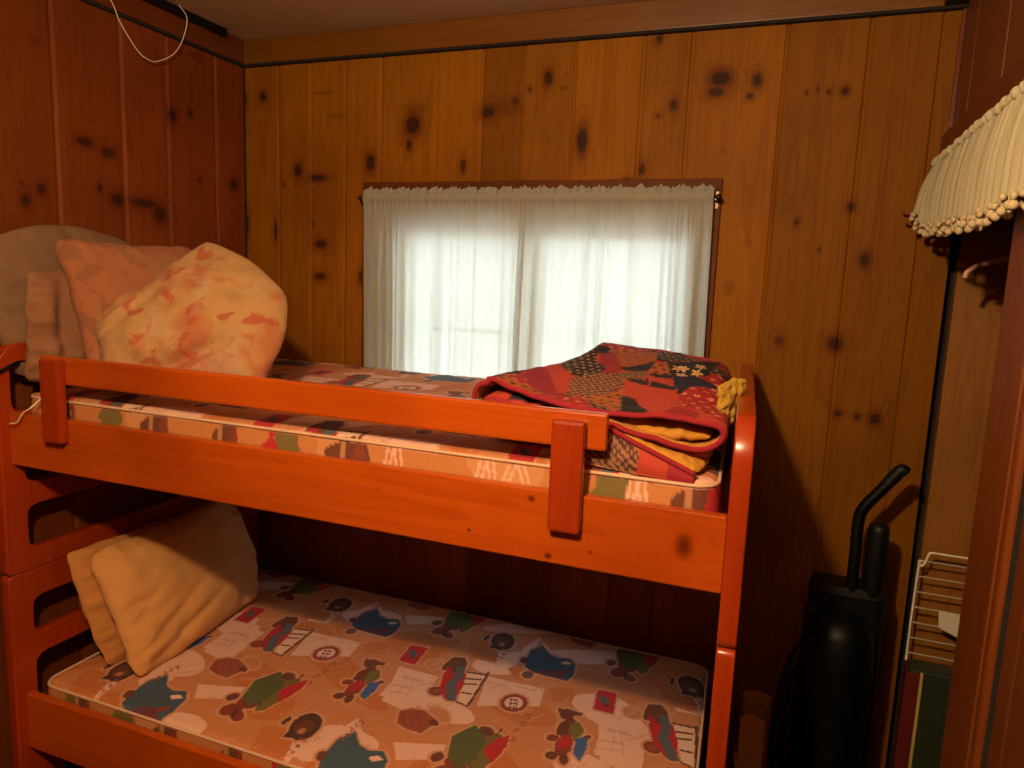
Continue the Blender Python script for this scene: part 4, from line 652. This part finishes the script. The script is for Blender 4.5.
# ------------------------------------------------------------------ things on the left
br = tag(empty('black_strip', (XL+.022, 2.15, 2.56)), 'flat black strip lying on the left wall trim under the ceiling', 'strip')
bm = bmesh.new(); box(bm, XL+.0225, XL+.05, 1.75, 2.295, 2.563, 2.588, .002); bm_obj('strip_body', bm, M_BLACK, br)
bm = bmesh.new(); box(bm, XL+.0225, XL+.054, 2.285, 2.300, 2.560, 2.589, .002); bm_obj('end_cap', bm, M_BLACK, br)
bm = bmesh.new(); tube(bm, bez([(-2.085, 1.70, 2.588), (-2.09, 1.80, 2.515), (-2.1, 1.842, 2.462), (-2.1, 1.905, 2.395), (-2.1, 1.95, 2.377), (-2.1, 1.99, 2.383), (-2.095, 2.06, 2.43), (-2.09, 2.10, 2.50), (-2.075, 2.10, 2.56), (-2.07, 2.06, 2.589)], 12), .0017, 6)
tag(bm_obj('hanging_cable', bm, M_CORD, smooth=True), 'thin white cable hanging in a loop from the ceiling beside the left wall', 'cable')
bm = bmesh.new(); tube(bm, bez([(-2.003, 1.345, 1.226), (-1.975, 1.345, 1.232), (-1.948, 1.345, 1.262), (-1.920, 1.350, 1.280), (-1.93, 1.40, 1.315), (-2.02, 1.45, 1.33), (-2.1, 1.47, 1.33)], 10), .0022, 6)
tag(bm_obj('power_cord', bm, M_CORD, smooth=True), 'short white cord dangling over the left end of the upper side rail', 'cord')
bm = bmesh.new(); tube(bm, bez([(-2.02, 1.31, 1.36), (-2.02, 1.338, 1.374), (-2.02, 1.366, 1.386), (-2.035, 1.40, 1.395), (-2.09, 1.43, 1.40)], 8), .004, 8)
tag(bm_obj('power_cord', bm, M_BLACK, smooth=True), 'thick black cord at the top of the left end slot, below the beige pillow', 'cord')

# ------------------------------------------------------------------ vacuum cleaner in the corner
vac = tag(empty('vacuum_cleaner', (.24, 2.22, 0)), 'black upright vacuum cleaner standing in the corner beside the bunk bed', 'vacuum cleaner')
bm = bmesh.new(); tube(bm, bez([(.262, 2.24, .62), (.262, 2.24, .9), (.262, 2.25, 1.02), (.272, 2.25, 1.065), (.305, 2.25, 1.115), (.350, 2.25, 1.178)], 10), .0165, 14); bm_obj('handle', bm, M_BLACKG, vac)
bm = bmesh.new(); tube(bm, bez([(.325, 2.25, 1.145), (.345, 2.25, 1.175), (.358, 2.25, 1.190), (.369, 2.25, 1.182)], 8), .0175, 14); bm_obj('grip', bm, M_BLACK, vac)
bm = bmesh.new(); lathe(bm, [(.02, .35), (.029, .36), (.029, 1.0), (.026, 1.018), (.012, 1.028)], (.318, 2.25, 0), 20); bm_obj('wand', bm, M_BLACK, vac, True)
bm = bmesh.new(); lathe(bm, [(.06, .18), (.095, .20), (.10, .30), (.105, .60), (.095, .70), (.07, .745), (.03, .76)], (.235, 2.20, 0), 32); bm_obj('dust_canister', bm, M_BLACKG, vac, True)
bm = bmesh.new(); box(bm, .15, .36, 2.22, 2.33, .16, .83, .03); bm_obj('body', bm, M_BLACK, vac)
bm = bmesh.new(); box(bm, .135, .165, 2.12, 2.17, .72, .78, .008); box(bm, .165, .22, 2.14, 2.2, .70, .74, .008); bm_obj('latch', bm, M_BLACKG, vac)
bm = bmesh.new(); box(bm, .09, .395, 2.02, 2.34, .03, .16, .03); bm_obj('floor_head', bm, M_BLACK, vac)
for x in (.12, .365):
    bm = bmesh.new(); lathe(bm, [(.04, -.012), (.045, -.006), (.045, .006), (.04, .012)], (x, 2.30, .045), 20, axis='X'); bm_obj('wheel', bm, M_BLACK, vac, True)
bm = bmesh.new(); tube(bm, bez([(.16, 2.20, .66), (.11, 2.16, .55), (.095, 2.14, .35), (.12, 2.15, .2), (.17, 2.18, .15)], 12), .018, 12); bm_obj('hose', bm, M_BLACK, vac)

# brown paper bag beside the bed
M_BAG = plain('brown_paper', (.45, .20, .06), .8, bump=.4, bscale=25)
bm = bmesh.new(); bag = []
for z, k in ((0, 1), (.12, 1.02), (.25, .98), (.34, 1.0), (.415, 1.03)):
    P = []
    for x, y in ((-.010, 2.12), (.025, 2.117), (.06, 2.12), (.075, 2.17), (.065, 2.20), (.075, 2.26), (.03, 2.262), (-.010, 2.26), (-.004, 2.20)):
        P.append(bm.verts.new((.035+(x-.035)*k+.004*noise.noise(Vector((x*30, y*30, z*9))), 2.19+(y-2.19)*k+.005*noise.noise(Vector((x*30, z*20, 3))), max(z, .001)+(.01*math.sin(x*80) if z > .4 else 0))))
    bag.append(P)
for A, B in zip(bag, bag[1:]):
    for i in range(len(A)): bm.faces.new((A[i], A[(i+1) % len(A)], B[(i+1) % len(A)], B[i]))
bm.faces.new(bag[0][::-1]); o = bm_obj('paper_bag', bm, M_BAG); m = o.modifiers.new('t', 'SOLIDIFY'); m.thickness = .002
tag(o, 'open brown paper bag on the floor between the bunk bed and the vacuum cleaner', 'paper bag')

# tall dark box with a pale edge in the closet doorway
bx = tag(empty('storage_box', (.49, 2.2, 0)), 'tall dark green storage box with pale edge in the closet opening, under the wire rack', 'box')
bm = bmesh.new(); box(bm, .425, .60, 2.16, 2.225, .0, .645, .006); bm_obj('box_body', bm, plain('dark_green_card', (.018, .026, .012), .5), bx)
bm = bmesh.new(); box(bm, .449, .457, 2.1525, 2.1605, .0, .640, .002); bm_obj('edge_strip', bm, plain('pale_edge', (.42, .30, .09), .6), bx)
bm = bmesh.new(); box(bm, .414, .448, 2.154, 2.1595, .0, .635, .002); box(bm, .418, .4245, 2.16, 2.22, 0, .635, .002); bm_obj('side_panel', bm, plain('dark_red_card', (.10, .008, .006), .5), bx)

# wire rack in the closet
rack = tag(empty('wire_rack', (.55, 2.40, .58)), 'white coated wire rack standing in the closet opening', 'wire rack')
bm = bmesh.new(); tube(bm, bez([(.455, 2.395, .56), (.455, 2.395, .7), (.457, 2.395, .85), (.459, 2.395, .885)], 6), .0035, 8); bm_obj('side_wire', bm, M_WIRE, rack)
bm = bmesh.new(); tube(bm, bez([(.459, 2.395, .885), (.457, 2.40, .875), (.464, 2.395, .868), (.472, 2.395, .878), (.480, 2.395, .905), (.488, 2.395, .913), (.54, 2.395, .913), (.95, 2.395, .913)], 8), .0035, 8); bm_obj('top_wire', bm, M_WIRE, rack)
for z in (.883, .833, .783, .733, .683, .633, .583):
    bm = bmesh.new(); tube(bm, [(.458, 2.398, z), (.95, 2.398, z)], .0028, 8); bm_obj('cross_wire', bm, M_WIRE, rack)
bm = bmesh.new(); tube(bm, [(.95, 2.395, .56), (.95, 2.395, .913)], .0035, 8); bm_obj('side_wire', bm, M_WIRE, rack)
tg = bmesh.new(); vs = [tg.verts.new(p) for p in ((.524, 2.390, .738), (.60, 2.390, .735), (.60, 2.390, .655), (.583, 2.390, .662), (.53, 2.390, .684))]; tg.faces.new(vs[::-1])
o = bm_obj('paper_tag', tg, plain('white_tag', (.62, .58, .46), .7)); m = o.modifiers.new('t', 'SOLIDIFY'); m.thickness = .001
tag(o, 'small white paper tag hooked on the wire rack', 'tag')
# coat hanger
hg = tag(empty('coat_hanger', (.56, 2.2, 1.78)), 'pale pink plastic coat hanger hanging in the dark closet', 'coat hanger')
bm = bmesh.new(); tube(bm, bez([(.441, 2.2, 1.735), (.446, 2.2, 1.752), (.47, 2.2, 1.768), (.52, 2.2, 1.784), (.60, 2.2, 1.815), (.68, 2.2, 1.784), (.73, 2.2, 1.768), (.754, 2.2, 1.752), (.759, 2.2, 1.735)], 8), .0065, 10); bm_obj('shoulder', bm, plain('pink_plastic', (.62, .32, .22), .35), hg)
bm = bmesh.new(); tube(bm, bez([(.60, 2.2, 1.812), (.60, 2.2, 1.86), (.622, 2.2, 1.885), (.615, 2.2, 1.905), (.60, 2.2, 1.909), (.585, 2.2, 1.902)], 8), .002, 8); bm_obj('hook', bm, M_METAL, hg)
bm = bmesh.new(); tube(bm, [(.47, 2.2, 1.764), (.47, 2.2, 1.745), (.73, 2.2, 1.745), (.73, 2.2, 1.764)], .0022, 8); bm_obj('trouser_bar', bm, M_METAL, hg)
bm = bmesh.new(); tube(bm, [(.60, .6, 1.892), (.60, D+.02, 1.892)], .0125, 14); tag(bm_obj('closet_rail', bm, M_DARKW), 'wooden hanging rail inside the closet behind the valance', 'rail')

# ------------------------------------------------------------------ valance over the closet
val = tag(empty('valance', (.36, 2.0, 1.9)), 'cream gathered valance with a bobble fringe over the closet opening', 'valance')
M_VAL = cloth('cream_valance_cotton', (.50, .45, .29), transl=.15, bump=.2)
def vpt(y, s):       # s 0 top .. 1 bottom
    ph = y*2*math.pi/.052; ph2 = y*2*math.pi/.021
    fold = (.5+.5*s)*.007*math.sin(ph+1.2*math.sin(y*11))+.0025*math.sin(ph2)*(1-s)
    x = .375-.020*math.sin(min(s*1.5, 1)*math.pi/2)+fold-.016*s*sstep(2.30, 2.43, y)
    top = 2.062+.003*math.sin(ph2); bot = 1.862+.045*sstep(2.30, 2.44, y)*1.0-.014*math.sin((y-1.4)*5)+.006*math.sin(ph*.5)
    return Vector((x, y, top*(1-s)+bot*s))
ny, ns = 420, 22; ys = np.linspace(1.15, 2.437, ny+1); bm = bmesh.new()
g = [[bm.verts.new(vpt(y, s/ns)) for s in range(ns+1)] for y in ys]
for i in range(ny):
    for j in range(ns): bm.faces.new((g[i][j], g[i+1][j], g[i+1][j+1], g[i][j+1]))
o = bm_obj('gathered_cloth', bm, M_VAL, val, True); m = o.modifiers.new('t', 'SOLIDIFY'); m.thickness = .001
bm = bmesh.new()
for i in range(0, 110):      # frilled heading
    y = 1.16+i*.0116; p = vpt(y, 0); r = .0075+.002*math.sin(i*2.3)
    bmesh.ops.create_icosphere(bm, subdivisions=2, radius=r, matrix=Matrix.Translation((p.x-.002, y, p.z+.002+.002*math.sin(i*1.7))) @ Matrix.Diagonal((1, .62, 1.3, 1)))
bm_obj('frilled_heading', bm, M_VAL, val, True)
M_FRI = cloth('cream_fringe', (.50, .40, .23), bump=.6, weave=120)
bm = bmesh.new(); rr = random.Random(4)
for i in range(90):          # looped braid along the hem
    y = 1.16+i*.0142; p = vpt(y, 1)
    bmesh.ops.create_icosphere(bm, subdivisions=1, radius=.008, matrix=Matrix.Translation((p.x-.003+rr.uniform(-.003, .003), y, p.z+rr.uniform(-.004, .004))) @ Matrix.Diagonal((.8, 1, 1, 1)))
bm_obj('braid', bm, M_FRI, val, True)
bob = None
for i in range(46):
    y = 1.42+i*.0222; p = vpt(y, 1); r = .0085
    if bob is None:
        bm = bmesh.new(); bmesh.ops.create_icosphere(bm, subdivisions=2, radius=r)
        for v in bm.verts: v.co *= 1+.16*noise.noise(v.co*400)
        tube(bm, [(0, 0, r*.8), (0, 0, .02)], .0012, 5)
        bob = bm_obj('bobble', bm, M_FRI, None, True); b_ = bob
    else: b_ = bob.copy(); COL.objects.link(b_)
    b_.parent = val; b_.location = Vector((p.x-.003+rr.uniform(-.003, .003), y, p.z-.018+rr.uniform(-.004, .003)))-Vector(val.location)
    b_.rotation_euler = (rr.uniform(-.3, .3), rr.uniform(-.3, .3), rr.uniform(0, 6))
hk = tag(empty('curtain_hook', (.335, D, 1.90)), 'small dark metal prongs on the back wall at the left end of the valance', 'hook')
for z, x in ((1.918, .305), (1.888, .315)):
    bm = bmesh.new(); tube(bm, bez([(.345, D-.004, z), (x+.012, D-.016, z+.001), (x, D-.03, z+.005)], 6), [.0028]*13, 8); bm_obj('prong', bm, M_DARKW, hk)

# ceiling lamp behind the camera that lights the room
lamp = tag(empty('ceiling_lamp', (-.42, .05, CEIL)), 'bare bulb holder on the ceiling behind the viewer', 'ceiling lamp')
bm = bmesh.new(); lathe(bm, [(.06, 0), (.06, -.02), (.03, -.04), (.025, -.09), (.022, -.13), (.02, -.17)], (-.42, .05, CEIL), 24); bm_obj('bulb_holder', bm, plain('cream_plastic', (.6, .55, .45), .4), lamp, True)
